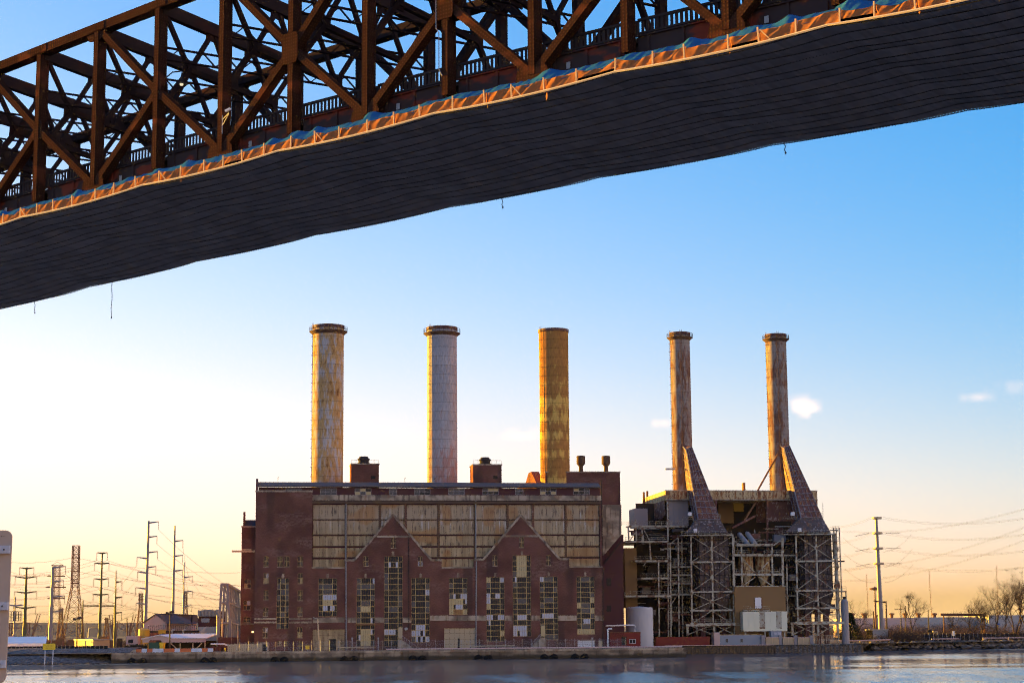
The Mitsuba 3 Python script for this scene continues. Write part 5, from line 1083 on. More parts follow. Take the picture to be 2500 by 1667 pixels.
P9 = pole("transmission_pole", "second tall grey monopole with three arms, nearer the brick station", _d, (1295, 1279), 403, 1100, 640, 12, 24, [(511, None, 1355), (621, None, 1353), (730, None, 1352)], "pole_grey")
P10 = pole("transmission_pole", "shorter grey monopole with three right arms just beside the second tall monopole", _d, (1365, 1354), 672, 1104, 760, 7, 15, [(778, None, 1428), (885, None, 1426), (992, None, 1421)], "pole_grey")
P11 = pole("transmission_pole", "short grey pole carrying a square switch rack at the far left", _d, (113, 103), 930, 1230, 600, 10, 18, [(988, 60, 175)], "pole_grey", drop=False)
rk = MB(); a, b, c, d = wrect(_d, 66, 1038, 155, 1106, 600)
for i in range(6): x = a + (b - a) * i / 5; rk.box(x - .1, x + .1, 599.7, 600, c, d)
for i in range(4): z = c + (d - c) * i / 3; rk.box(a, b, 599.75, 599.95, z - .08, z + .08)
part(P11[0], "switch_rack", rk, "dark_steel")
k = thing("portal_frame", "olive H shaped pole frame with one long crossbeam behind the double armed pole", "frame"); Y = 630
for x0, x1, yt in ((615, 606, 955),): a, b = wd(_d, x0, yt, Y), wd(_d, x1, 1250, Y); b[2] = GZ; part(k, "post", MB().tube([b, a], [.45, .2], 8), "pole_olive", 40)
a, b = wd(_d, 617, 995, Y), wd(_d, 850, 996, Y); part(k, "crossbeam", MB().bar(a, b, .5, .5), "pole_olive"); b2 = b.copy(); b2[2] = GZ; part(k, "post", MB().tube([b2, b], .35, 8), "pole_olive", 40)


def lattice(label, m, xt, yt, wt, xw, yw, ww, xb, wb, Y, mat, arms=(), panels=(9, 6), name="lattice_tower", th=.12):
    """A four legged lattice tower: straight head, splayed legs."""
    k = thing(name, label, "pylon"); px = Y / FOC / (3.0328 if m is _d else 3.509); t, w = wd(m, xt, yt, Y), wd(m, xw, yw, Y); b = wd(m, xb, yw, Y); b[2] = GZ
    lv = [(b, wb * px / 2), (w, ww * px / 2), (t, wt * px / 2)]; cor = lambda c, h: [c + np.array([sx * h, sy * h, 0]) for sx, sy in ((-1, -1), (1, -1), (1, 1), (-1, 1))]
    for s in range(2):
        (c0, h0), (c1, h1) = lv[s], lv[s + 1]; n = panels[1 - s]
        for q in range(4): part(k, "leg", MB().bar(cor(c0, h0)[q], cor(c1, h1)[q], th * 1.7, th * 1.7), mat)
        br = MB()
        for i in range(n):
            f0, f1 = i / n, (i + 1) / n; A, B = cor(c0 + (c1 - c0) * f0, h0 + (h1 - h0) * f0), cor(c0 + (c1 - c0) * f1, h0 + (h1 - h0) * f1)
            for q in range(4): r = (q + 1) % 4; br.bar(A[q], B[r], th, th).bar(A[r], B[q], th, th).bar(B[q], B[r], th, th)
        part(k, "lattice_bracing", br, mat)
    for y, xl, xr in arms: a, c = wd(m, xl, y, Y), wd(m, xr, y, Y); part(k, "cross_arm", MB().bar(a, c, .35, .35).bar(a, (a + c) / 2 + [0, 0, 1.4], .12, .12).bar(c, (a + c) / 2 + [0, 0, 1.4], .12, .12), mat)
    return k


lattice("tallest rusty lattice tower with widely splayed legs at the left", _d, 564, 550, 46, 556, 860, 50, 540, 165, 620, "lattice_rust", [(640, 533, 592), (738, 530, 590), (829, 528, 586)], (10, 6), th=.115)
lattice("squat square headed lattice tower directly behind the pale grey pole", _d, 425, 697, 36, 418, 950, 40, 418, 130, 700, "lattice_rust", [(697, 380, 470), (776, 350, 482), (858, 340, 488), (940, 350, 480)], (8, 5), th=.08)
lattice("small distant orange lattice tower left of the tallest monopole", _d, 1043, 905, 22, 1041, 1010, 22, 1036, 55, 1000, "lattice_rust", [(905, 1025, 1060), (950, 1022, 1064)], (6, 6), th=.16)
lattice("distant orange lattice tower showing behind the shorter grey monopole", _d, 1376, 892, 18, 1374, 990, 20, 1374, 50, 1000, "lattice_rust", [], (6, 6), th=.16)
lattice("tiny far lattice tower in the gap between two olive poles", _d, 790, 1085, 18, 790, 1130, 20, 790, 46, 1200, "lattice_rust", [(1095, 770, 812)], (4, 4), th=.18)
lattice("faint lattice tower beside the leg of the squat lattice tower", _d, 452, 1015, 22, 450, 1100, 24, 450, 50, 900, "lattice_rust", [(1025, 430, 475)], (5, 4), th=.16)
def gantry(label, pts, legs, Y):
    k = thing("lattice_gantry", label, "gantry"); P = [wd(_d, x, y, Y) for x, y in pts]; m = MB()
    for a, b in zip(P, P[1:]):
        m.bar(a, b, .16, .16).bar(a - [0, 0, 1.6], b - [0, 0, 1.6], .16, .16); n = max(3, int(np.linalg.norm(b - a) / 1.6))
        for i in range(n): p, q = a + (b - a) * i / n, a + (b - a) * (i + 1) / n; m.bar(p - [0, 0, 1.6 * (i % 2)], q - [0, 0, 1.6 * ((i + 1) % 2)], .1, .1)
    part(k, "truss", m, "lattice_rust")
    for (x0, y0), (x1, y1) in legs:
        a, b = wd(_d, x0, y0, Y), wd(_d, x1, y1, Y); b[2] = min(b[2], GZ + (3 if y1 < 1200 else 0)); part(k, "mast", MB().bar(a, b, .22, .22).bar(a + [.9, 0, 0], b + [.2, 0, 0], .22, .22), "lattice_rust")
gantry("angular rusty gantry with two leaning masts behind the slim olive pole", [(775, 1130), (840, 1095), (940, 1150), (1010, 1140)], [((808, 1060), (838, 1145)), ((988, 1058), (955, 1145)), ((850, 1110), (850, 1245)), ((945, 1120), (945, 1245))], 580)
gantry("low rusty gantry with one leaning mast right of the nearest left pole", [(60, 1125), (190, 1118), (310, 1145)], [((278, 1055), (232, 1180)), ((200, 1118), (205, 1235)), ((70, 1125), (75, 1235))], 585)
for i, (x, yt, yb, Y, lab, mat) in enumerate(((570, 1080, 1335, 480, "dark wooden light pole in front of the tan flat roofed hut", "timber"), (941, 1082, 1270, 490, "dark wooden pole left of the pale tan gabled house", "timber"), (1257, 1035, 1345, 462, "dark wooden flood light pole standing before the open pink canopy", "timber"), (1647, 1090, 1285, 475, "pale wooden pole in front of the steel skeleton tower", "post_wood"), (1609, 1065, 1260, 480, "thin grey pole at the left of the steel skeleton tower", "galvanised"), (1762, 1180, 1340, 470, "short yellow pole beside the side wing of the station", "tan_paint"), (655, 1160, 1240, 700, "thin far lamp pole behind the tan flat roofed hut", "galvanised"))):
    k = thing("light_pole", lab, "pole"); a, b = wd(_d, x, yt, Y), wd(_d, x, yb, Y); b[2] = GZ; part(k, "shaft", MB().tube([b, a], [.22, .14], 7), mat, 40)
    if i in (0, 2): part(k, "flood_light", MB().bar(a + [.2, 0, -.3], a + [1.1, -.2, -.1], .5, .6).bar(a + [-.2, 0, -.6], a + [-1.0, -.2, -.4], .5, .6), "dark_steel")
    if i == 6 or i == 4: part(k, "lamp_head", MB().bar(a, a + [1.2, 0, .1], .3, .15), "galvanised")
# buildings of the yard
def house_(name, label, cat, q, Y, depth, wall, roof, ridge=0.0, eave=.4, side=0, group=None):
    x0, x1, z0, z1 = wrect(_d, *q, Y); k = thing(name, label, cat, group); z0 = GZ
    if ridge: part(k, "wall", MB().prism([(x0, z0), (x1, z0), (x1, z1), ((x0 + x1) / 2, z1 + ridge), (x0, z1)], Y, Y + depth), wall)
    else: part(k, "wall", MB().box(x0, x1, Y, Y + depth, z0, z1), wall)
    return k, (x0, x1, z0, z1)
x0, x1, z0, z1 = wrect(_d, -40, 1283, 330, 1320, 470); zr_ = wd(_d, 200, 1230, 478)[2]
k = thing("white_shed", "long low shed with a pale blue white roof at the far left", "shed"); part(k, "roof", MB().hexa([[x0, 468, z1], [x1 + .8, 468, z1], [x1 + .8, 468, z1 + .3], [x0, 468, z1 + .3]], [[x0, 480, zr_], [x1 - 2, 480, zr_], [x1 - 2, 480, zr_ + .25], [x0, 480, zr_ + .25]]), "white_paint"); part(k, "fascia", MB().box(x0, x1 + .8, 467.8, 467.997, z1 - .4, z1 + .3), "white_paint")
for f in np.linspace(.08, .98, 6): x = x0 + (x1 - x0) * f; part(k, "post", MB().box(x - .15, x + .15, 468.2, 468.5, GZ, z1 - .003), "galvanised")
part(k, "back_wall", MB().box(x0, x1 - 1, 479, 479.4, GZ, z1 + .5), "dark_steel"); bw = wrect(_d, 40, 1316, 330, 1345, 462); part(k, "low_wall", MB().box(x0, bw[1], 466, 466.4, GZ - .3, GZ + 1.6), "pink_paint")
k = thing("yellow_sign", "yellow rectangular warning sign on two white posts at the waterline", "sign"); a, b, c, d = wrect(_d, 318, 1275, 409, 1320, 408); part(k, "board", MB().box(a, b, 408, 408.06, c, d), "sign_yellow")
for x in (.18, .82): xx = a + (b - a) * x; part(k, "post", MB().box(xx - .06, xx + .06, 408.062, 408.16, -.4, d - .1), "white_paint")
for i in range(3): z = d - (d - c) * (.25 + .24 * i); w_ = (.38, .30, .34)[i]; part(k, "lettering", MB().prism(sbox((a + b) / 2 - (b - a) * w_, z - .05, (a + b) / 2 + (b - a) * w_, z + .05), 407.985, 407.997), "tank_yellow")
k = thing("silt_fence", "low black fabric fence along the top of the gravel embankment", "fence")
for i in range(24): a, b = wd(_d, 52 + i * 31, 1334 + 6 * rng.random(), 443), wd(_d, 52 + (i + 1) * 31, 1334 + 6 * rng.random(), 443); part(k, "fabric", MB().hexa([[a[0], 443, GZ], [b[0], 443, GZ], [b[0], 443.05, GZ], [a[0], 443.05, GZ]], [[a[0], 443, GZ + 1.5 + .2 * rng.random()], [b[0], 443, GZ + 1.5 + .2 * rng.random()], [b[0], 443.05, GZ + 1.6], [a[0], 443.05, GZ + 1.6]]), "fence_black"); part(k, "stake", MB().box(a[0] - .04, a[0] + .04, 442.9, 442.98, GZ, GZ + 1.9), "post_wood")
# tan hut with its lit left face
k = thing("flat_roof_hut", "tan flat roofed hut with ribbed walls and a sunlit left face", "hut"); a = wd(_d, 690, 1250, 470); b = wd(_d, 812, 1250, 476); e = wd(_d, 553, 1252, 492); z1 = a[2]
HP = [(a[0], a[1]), (b[0], b[1]), (b[0] - (a[0] - e[0]) , b[1] + (e[1] - a[1])), (e[0], e[1])]; part(k, "wall", MB().prism(HP, GZ - .2, z1, "z"), "tan_paint"); part(k, "roof_edge", MB().prism(Polygon(HP).buffer(.25), z1 + .003, z1 + .3, "z"), "roof_metal")
for i in range(16): f = (i + .5) / 16; p, q = np.array(HP[3]) + (np.array(HP[0]) - np.array(HP[3])) * f, unit(np.array([HP[3][1] - HP[0][1], HP[0][0] - HP[3][0], 0.0]))[:2]; q = -abs(q); part(k, "wall_rib", MB().bar((*(p + q * .05), GZ), (*(p + q * .05), z1 - .1), .14, .1, (q[0], q[1], 0)), "tan_paint")
w = wd(_d, 640, 1275, 478); 
# pale gabled house and the plant under it
k, r = house_("gabled_house", "pale tan gabled house with a shallow grey roof behind the yellow tank", "building", (1070, 1122, 1232, 1170), 510, 20, "pink_paint", None, 2.2); gx0, gx1, _q, gz = r
gx2 = wd(_d, 1455, 1122, 530)[0]; part(k, "long_wall", MB().box(gx1 + .003, gx2, 512, 530, GZ, gz - .1), "pink_paint"); part(k, "roof", MB().hexa([[gx0 - .5, 509.6, gz - .1], [(gx0 + gx1) / 2, 509.6, gz + 2.25], [(gx0 + gx1) / 2, 509.6, gz + 2.5], [gx0 - .5, 509.6, gz + .2]], [[gx0 - .5, 531, gz - .1], [(gx0 + gx1) / 2, 531, gz + 2.25], [(gx0 + gx1) / 2, 531, gz + 2.5], [gx0 - .5, 531, gz + .2]]), "roof_edge")
part(k, "roof", MB().hexa([[gx2 + .6, 510.5, gz - .3], [gx1, 509.6, gz - .2], [(gx0 + gx1) / 2, 509.6, gz + 2.52], [(gx0 + gx1) / 2 + 3, 520, gz + 2.6]], [[gx2 + .6, 531, gz - .1], [gx1, 531, gz], [(gx0 + gx1) / 2, 531, gz + 2.62], [gx2, 531, gz + 2.3]]), "roof_edge")
for x, y in ((1236, 1060), (1318, 1075), (1420, 1066)): p = wd(_d, x, y, 522); part(k, "flue", MB().tube([p, p - [0, 0, 3]], .25, 7), "dark_steel")
for x in (1100, 1150, 1420): p = wd(_d, x, 1140, 509.8); part(k, "wall_lamp", MB().box(p[0] - .15, p[0] + .15, 509.7, 509.9 if x < 1240 else 511.9, p[2] - .15, p[2] + .15), "white_paint")
p = wrect(_d, 1207, 1125, 1222, 1160, 509.9); part(k, "louvre", MB().box(p[0], p[1], 509.8, 509.997, p[2], p[3]), "galvanised")
k = thing("cooler_bank", "dark industrial equipment bank with walkway rail in front of the gabled house", "equipment"); a, b, c, d = wrect(_d, 1100, 1180, 1452, 1240, 500); part(k, "casing", MB().box(a, b, 500, 506, GZ, d), "dark_steel")
for i in range(8): x = a + (b - a) * (i + .5) / 8; part(k, "bay", MB().box(x - 1.6, x + 1.6, 499.8, 499.997, GZ + 1, d - .5), "rusty_plate")
rl = MB()
for i in range(24): x = a + (b - a) * i / 23; rl.box(x - .05, x + .05, 499.9, 500, d, d + 1.3)
rl.box(a, b, 499.9, 500, d + 1.3, d + 1.4); part(k, "railing", rl, "dark_steel")
p = wrect(_d, 1175, 1172, 1228, 1200, 499.5); part(k, "yellow_unit", MB().box(p[0], p[1], 499, 499.79, p[2], p[3]), "tank_yellow")
for x in (1275, 1357): p = wd(_d, x, 1178, 499); part(k, "vent_elbow", MB().tube([p - [0, 0, 2], p, p + [.7, 0, .2]], .3, 8), "galvanised", 40)
a, b, c, d = wrect(_d, 1018, 1168, 1098, 1262, 492); k = thing("yellow_tank", "bright yellow upright cylindrical tank left of the dark equipment bank", "tank"); part(k, "shell", MB().lathe((a + b) / 2, 492 + (b - a) / 2, [((b - a) / 2, GZ), ((b - a) / 2, d), (0, d + .4)], 32), "tank_yellow", 35)
for f in (.3, .65, .97): z = GZ + (d - GZ) * f; part(k, "hoop", MB().lathe((a + b) / 2, 492 + (b - a) / 2, [((b - a) / 2, z - .08), ((b - a) / 2 + .08, z), ((b - a) / 2, z + .08)], 28), "tan_paint", 40)
k = thing("pale_hut", "small pinkish flat hut with a window left of the yellow tank", "hut"); a, b, c, d = wrect(_d, 935, 1218, 1018, 1275, 488); part(k, "wall", MB().box(a, b, 488, 494, GZ, d), "pink_paint"); w = wrect(_d, 950, 1245, 985, 1270, 488); part(k, "window", MB().box(w[0], w[1], 487.9, 487.997, w[2], w[3]), "pane_dark")
# open canopy
k = thing("open_canopy", "wide open sided pink canopy with a shallow pale roof and slanted braces", "canopy"); x0, x1, z0, z1 = wrect(_d, 1055, 1243, 1522, 1270, 466); zp = wd(_d, 1180, 1214, 466)[2]; xm = wd(_d, 1180, 1214, 466)[0]
part(k, "fascia", MB().prism([(x0, z0 + .2), (x0, z1), (xm, zp), (wd(_d, 1290, 1242, 466)[0], z1 + .1), (x1, z1 + .05), (x1, z0 + .2), (wd(_d, 1200, 1270, 466)[0], z0 + .2), (wd(_d, 1190, 1245, 466)[0], z1 - .2), (wd(_d, 1108, 1245, 466)[0], z1 - .2), (wd(_d, 1100, 1270, 466)[0], z0 + .2)], 466, 466.3), "pink_paint"); xg = wd(_d, 1290, 1242, 466)[0]
part(k, "roof", MB().hexa([[x0 - .3, 465.7, z1 + .003], [xm, 465.7, zp + .003], [xm, 465.7, zp + .2], [x0 - .3, 465.7, z1 + .2]], [[x0 - .3, 485, z1 + .003], [xm, 485, zp + .003], [xm, 485, zp + .2], [x0 - .3, 485, z1 + .2]]), "white_paint")
part(k, "roof", MB().hexa([[xg, 465.7, z1 + .15], [x1 + .3, 465.7, z1 + .1], [x1 + .3, 485, zp + .2], [xm, 485, zp + .21]], [[xg, 465.7, z1 + .3], [x1 + .3, 465.7, z1 + .25], [x1 + .3, 485, zp + .4], [xm, 485, zp + .41]]), "white_paint"); part(k, "roof", MB().hexa([[xm, 465.7, zp + .003], [xg, 465.7, z1 + .12], [xg + .1, 466, z1 + .14], [xm, 485, zp + .19]], [[xm, 465.7, zp + .2], [xg, 465.7, z1 + .3], [xg + .1, 466, z1 + .31], [xm, 485, zp + .4]]), "white_paint")
part(k, "back_wall", MB().box(x0, x1, 484, 484.3, GZ, z0 + .5), "dark_steel")
for xa, xb in ((1262, 1335), (1495, 1430)): a, b = wd(_d, xa, 1270, 466.5), wd(_d, xb, 1335, 466.5); part(k, "brace", MB().bar(a, b, .22, .22), "post_wood")
for x in (1335, 1428, 1518, 1060): a = wd(_d, x, 1268, 466.6); b = a.copy(); b[2] = GZ; part(k, "post", MB().bar(b, a, .25, .25), "post_wood")
for nm, lab, cat, q, mat in (("skip_bin", "dark green metal skip under the left end of the canopy", "bin", (1100, 1271, 1178, 1320), "dumpster_green"), ("yellow_box", "bright yellow box between the green skip and the flood light pole", "box", (1180, 1272, 1208, 1320), "sign_yellow")): a, b, c, d = wrect(_d, *q, 460); k = thing(nm, lab, cat); part(k, "body", MB().hexa([[a + .15, 460, GZ], [b - .15, 460, GZ], [b - .15, 463, GZ], [a + .15, 463, GZ]], [[a, 460, d], [b, 460, d], [b, 463, d], [a, 463, d]]), mat); part(k, "rim", MB().box(a - .08, b + .08, 459.9, 463.1, d + .003, d + .16), mat)
k = thing("scrap_heap", "low heap of dark scrap left of the green skip", "scrap", kind="stuff"); sm = MB()
for _ in range(90): p = wd(_d, rng.uniform(940, 1098), rng.uniform(1285, 1325), 462); p[2] = GZ + rng.random() * 1.7; q = p + [rng.uniform(-1, 1), rng.uniform(-1, 1), rng.uniform(-.3, .3)]; sm.bar(p, q, .2 + .3 * rng.random(), .15 + .3 * rng.random())
put(k, sm, "shadow_steel")
ORD = 'first second third fourth fifth sixth seventh eighth ninth tenth eleventh twelfth thirteenth fourteenth fifteenth sixteenth'.split()
# orange and white barriers along the left yard
for i in range(16):
    a, b, c, d = wrect(_d, 927 + i * 40.8, 1325, 927 + i * 40.8 + 39, 1346, 447); col = ("barrier_white", "barrier_orange")[(i % 4) in (0, 2, 3) if i % 3 else 0]
    k = thing("water_barrier", f"{'white' if col == 'barrier_white' else 'orange'} plastic barrier, {ORD[i]} from the left in the row before the canopy", "barrier", "plastic barriers before the canopy")
    part(k, "body", MB().prism([(446.6, GZ - .25), (447.4, GZ - .25), (447.25, GZ + .25), (447.15, GZ + .85), (446.85, GZ + .85), (446.75, GZ + .25)], a, b, "u"), col)
# steel skeleton tower and the sheds beside it
k = thing("skeleton_tower", "row of tall grey steel portal frames of a derelict conveyor beside the side wing", "steel frame")
for i in range(6):
    f = i / 5; Y = 478 + 34 * f; xo = 1640 + 118 * f; ytop = 836 + 58 * f; l = wd(_d, xo, ytop, Y); rr_ = wd(_d, xo + 46 - 18 * f, ytop, Y); yb = 1262; bl, br_ = wd(_d, xo - 26 + 6 * f, yb, Y), wd(_d, xo + 74 - 40 * f, yb, Y); bl[2] = br_[2] = GZ
    part(k, "frame_leg", MB().bar(bl, l, .55, .55), "grey_steel"); part(k, "frame_leg", MB().bar(br_, rr_, .55, .55), "grey_steel"); part(k, "frame_head", MB().bar(l, rr_, .6, .6), "grey_steel"); part(k, "frame_diagonal", MB().bar(l, br_ + (rr_ - br_) * .55, .3, .3), "grey_steel")
    for t in (.18, .42, .72): a_, b_ = bl + (l - bl) * t, br_ + (rr_ - br_) * t; part(k, "cross_beam", MB().bar(a_, b_, .35, .4), "grey_steel")
    if i:
        part(k, "top_beam", MB().bar(pl, l, .5, .5).bar(pr_, rr_, .5, .5), "grey_steel")
        for t in (.42, .72): part(k, "side_beam", MB().bar(pbl + (pl - pbl) * t, bl + (l - bl) * t, .35, .4).bar(pbr + (pr_ - pbr) * t, br_ + (rr_ - br_) * t, .35, .4), "grey_steel")
    pl, pr_, pbl, pbr = l, rr_, bl, br_
k = thing("derelict_shed", "derelict dark red shed with a ragged slatted upper storey left of the steel frames", "shed"); a, b, c, d = wrect(_d, 1468, 1085, 1612, 1235, 505); part(k, "wall", MB().box(a, b, 505, 520, GZ, d), "maroon_wall"); a2, b2, c2, d2 = wrect(_d, 1463, 1020, 1616, 1072, 504)
part(k, "upper_wall", MB().box(a2, b2, 506, 518, d + .003, d2 - .5), "maroon_wall")
for i in range(15): x = a2 + (b2 - a2) * i / 15; part(k, "slat", MB().box(x, x + (b2 - a2) / 15 * .62, 504.6, 505.9, c2, d2 - .4 * rng.random()), "galvanised")
p = wrect(_d, 1492, 1088, 1550, 1118, 504.9); part(k, "window", MB().box(p[0], p[1], 504.8, 504.997, p[2], p[3]), "shed_blue_grey"); part(k, "lower_cladding", MB().box(a, b, 504.6, 504.99, GZ, wd(_d, 1500, 1150, 504.6)[2]), "galvanised")
k = thing("red_brick_wall", "low ruined red brick wall at the foot of the steel frames", "wall"); a, b, c, d = wrect(_d, 1615, 1228, 1768, 1290, 472); put(k, MB().box(a, b, 472, 472.6, GZ, d), "brick")
for i in range(6):
    k = thing("curved_pipe", f"{('outermost', 'second', 'third', 'fourth', 'fifth', 'innermost')[i]} of the six pale curved pipes bending down beside the derelict shed", "pipe", "pale curved pipes in the yard"); put(k, MB().tube([wd(_d, x, y, 484 + i * .4) for x, y in [(1532 - i * 4 - 20 * (1 - math.cos(t)) - (46 - i * 3) * math.sin(t) * .9, 1150 + i * 10 + (80 - i * 9) * (1 - math.cos(t))) for t in np.linspace(0, 1.5, 9)]], .11, 6), "galvanised", 40)
k = thing("yard_pipework", "low white pipe loop on the quay right of the barriers", "pipe"); p_ = [wd(_d, x, y, 455) for x, y in ((1560, 1278), (1665, 1278), (1672, 1285), (1745, 1287), (1752, 1300), (1752, 1335))]; put(k, MB().tube(p_, .2, 7), "white_paint", 40)
for i in range(16):
    x = 1530 + 15 * i + rng.uniform(-4, 4); a, b, c, d = wrect(_d, x, rng.uniform(1290, 1315), x + rng.uniform(12, 34), 1345, 458 + 4 * rng.random()); k = thing("steel_scrap_box", f"rusty scrap box on the left quay, {ORD[i]} from the left between barriers and side wing", "box", "clutter on the left quay"); Y = 456 + 8 * rng.random(); put(k, MB().box(a, b, Y, Y + 1.2, GZ, min(d, GZ + 1.9)), rng.choice(["shadow_steel", "rusty_plate", "maroon_wall"]))
for i, (x, y0, y1) in enumerate(((1668, 1305, 1342), (1755, 1300, 1345))): a, b, c, d = wrect(_d, x - 4, y0, x + 4, y1, 449); k = thing("yellow_bollard", f"{('left', 'right')[i]} yellow bollard on the quay near the side wing", "bollard", "yellow bollards on the left quay"); put(k, MB().lathe((a + b) / 2, 449, [((b - a) / 2, GZ), ((b - a) / 2, d - .1), (0, d)], 12), "sign_yellow", 40)
k = thing("hoarding_fence", "tan board fence before the side wing and brick tower", "fence"); ua, ub = uz(_a, -15, 1420, -10)[0], uz(_a, 250, 1420, -10)[0]
for i in range(16): x = ua + (ub - ua) * i / 16; part(k, "board", MB(PF).box(x + .02, x + (ub - ua) / 16 - .02, -10 - .04 * rng.random(), -9.85, GZ, GZ + 1.75 + .2 * rng.random()), "tan_paint")
for x in (16, 62): u, z = uz(_a, x, 1265 if x == 62 else 1230, 2); k = thing("wall_light_pole", ("thin lamp pole left of the side wing", "yellowish lamp pole in front of the side wing")[x == 62], "pole"); put(k, MB(PF).tube([(u, 2, GZ), (u, 2, z + 1), (u - 1.0, 2, z + 1.3)], .1, 6), "tan_paint", 40)
u, z = uz(_a, 178, 1290, VW - .6); k = thing("wall_lamp", "lit amber lamp on the side wing wall", "lamp"); part(k, "arm", MB(PF).tube([(u, VW, z + .5), (u, VW - .5, z + .5), (u, VW - .6, z + .2)], .06, 5), "dark_steel")
kb = numbered(k + "__bulb"); put(kb, MB(PF).lathe(u, VW - .6, [(0, z - .3), (.3, z - .1), (.25, z + .15), (0, z + .25)], 12), "lamp_glow", 60); scene[kb]["emitter"] = {"type": "area", "radiance": rgb((.6, .35, .13))}
# wires
def wire(P, sag=.03, r=.045): 
    a, b = map(np.asarray, P); n = 14; t = np.linspace(0, 1, n)[:, None]; p = a + (b - a) * t; p[:, 2] -= (4 * t * (1 - t))[:, 0] * np.linalg.norm(b - a) * sag; return p
def line(label, spans, r=.05, group=None):
    k = thing("power_line", label, "cable", group)
    for s in spans: part(k, "wire", MB().tube(wire(s, .025), r, 3), "wire")
offs = lambda e, dx, dy, dz: (e, np.asarray(e) + [dx, dy, dz])
line("conductors running from the nearest left pole off the frame", [offs(e, -150, -40, 6) for e in P1[1]]); line("conductors between the two double armed olive poles", [(a, b) for a, b in zip(P1[1], P5[1])]); line("conductors from the double armed olive pole towards the brick station", [(e, wd(_d, 1790, 850 + 42 * i, 640)) for i, e in enumerate(P5[1])])
line("conductors hanging from the tallest monopole's right arms", [(e, wd(_d, 1770, 900 + 30 * i, 560)) for i, e in enumerate(P8[1][:4])]); line("conductors hanging from the tallest monopole's left arms", [(e, wd(_d, 600, 1060 + 25 * i, 700)) for i, e in enumerate(P8[1][4:])]); line("conductors linking the two tall grey monopoles and the shorter one", [(a, b) for a, b in zip(P9[1], P10[1])] + [(e, wd(_d, 1760, 1000 + 25 * i, 620)) for i, e in enumerate(P10[1])])
line("long conductors crossing the left sky to the lattice towers", [(wd(_d, 585, y, 620), wd(_d, 1775, y2, 660)) for y, y2 in ((645, 750), (745, 840), (835, 945))] + [(wd(_d, 60, y, 640), wd(_d, 535, y2, 620)) for y, y2 in ((672, 640), (770, 738), (850, 829))]); line("conductors leaving the pale grey pole", [(e, wd(_d, 60, 740 + 110 * i, 640)) for i, e in enumerate(P2[1])] + [(e, wd(_d, 1000, 1000 + 20 * i, 700)) for i, e in enumerate(P2[1])])
# foreground sign at the left frame edge
Y = 9.0; k = thing("foreground_sign", "plain wood coloured board with pale metal brackets cut by the left frame edge", "sign")
R2 = wd(_d, 90, 436, Y); R3 = wd(_d, 40, 1568, Y); top_, lo_ = R2[2], R3[2]; xr, xl = R2[0], R2[0] - .62; sk_ = (R2[0] - R3[0])
bd = sbox(xl + .035, lo_ + .035, xr - .035, top_ - .035).buffer(.035, quad_segs=6); bd = Polygon([(x - sk_ * (top_ - z) / (top_ - lo_), z) for x, z in bd.exterior.coords])
part(k, "board", MB().prism(bd, Y, Y + .012), "plywood")
for y0, y1, w in ((550, 607, 70), (968, 1026, 56), (1398, 1455, 36)):
    a, b, c, d = wrect(_d, -60, y0, w, y1, Y - .02); part(k, "bracket", MB().box(xl + .02, b, Y - .022, Y - .003, c, d), "bracket_blue"); e = wd(_d, w - 42, (y0 + y1) / 2, Y - .03); part(k, "bolt", MB().tube([e + [0, -.004, 0], e + [0, .006, 0]], .0035, 8), "dark_steel")
for px_, py_ in ((12, 480), (22, 480), (36, 481)): e = wd(_d, px_, py_, Y - .002); part(k, "hole", MB().tube([e + [0, -.001, 0], e + [0, .004, 0]], .0016, 8), "ink_black")
part(k, "post", MB().box((xl + xr) / 2 - .08, (xl + xr) / 2 - .02, Y - .085, Y - .024, 4.4, top_ + .05), "galvanised")

# ------------------------------------------------------------------ the right bank
k, ends = pole("transmission_pole", "tall tapered monopole lit gold on its left side at the right bank", _e, (347, 392), 148, 1110, 640, 22, 50, [], "pole_grey"); hubs = []
for y in (155, 285, 415, 545): p = wd(_e, 352 + (y - 150) * .045, y, 640); part(k, "collar", MB().tube([p - [0, 0, .35], p + [0, 0, .35]], [1.75 + (y - 150) * .0004, 1.8], 10), "tan_paint", 40); hubs.append(p)
for i, p in enumerate(hubs):
    lab = ("top", "second", "third", "lowest")[i]
    sp = [(p + [2, 0, dz], wd(_e, 1700, 140 + i * 140 + q * 10, 560)) for q, dz in ((0, .3), (1, -.3))] + [(p + [-2, 0, dz], wd(_e, -160, (225, 370, 485, 600)[i] + q * 9, 700)) for q, dz in ((0, .3), (1, -.3))]
    line(f"{lab} pair of wires strung both ways from the right monopole", sp, .035)
    if i:
        for s in (-1, 1): part(k, "jumper", MB().tube(wire((p + [s * 12, 0, -.3 if s > 0 else -1.6], p + [s * 1.8, 0, -6.5]), .12), .045, 3), "wire"); part(k, "strain_insulator", MB().tube([p + [s * 3, 0, 0], p + [s * 8, 0, -.05 if s > 0 else -1.0]], .08, 5), "wire")
line("pairs of wires slanting up across the right sky behind the monopole", [(wd(_e, -160, y0 + q * 9, 800), wd(_e, 1720, y1 + q * 9, 620)) for y0, y1 in ((590, 190), (690, 300), (240, 45)) for q in (0, 1)], .035)
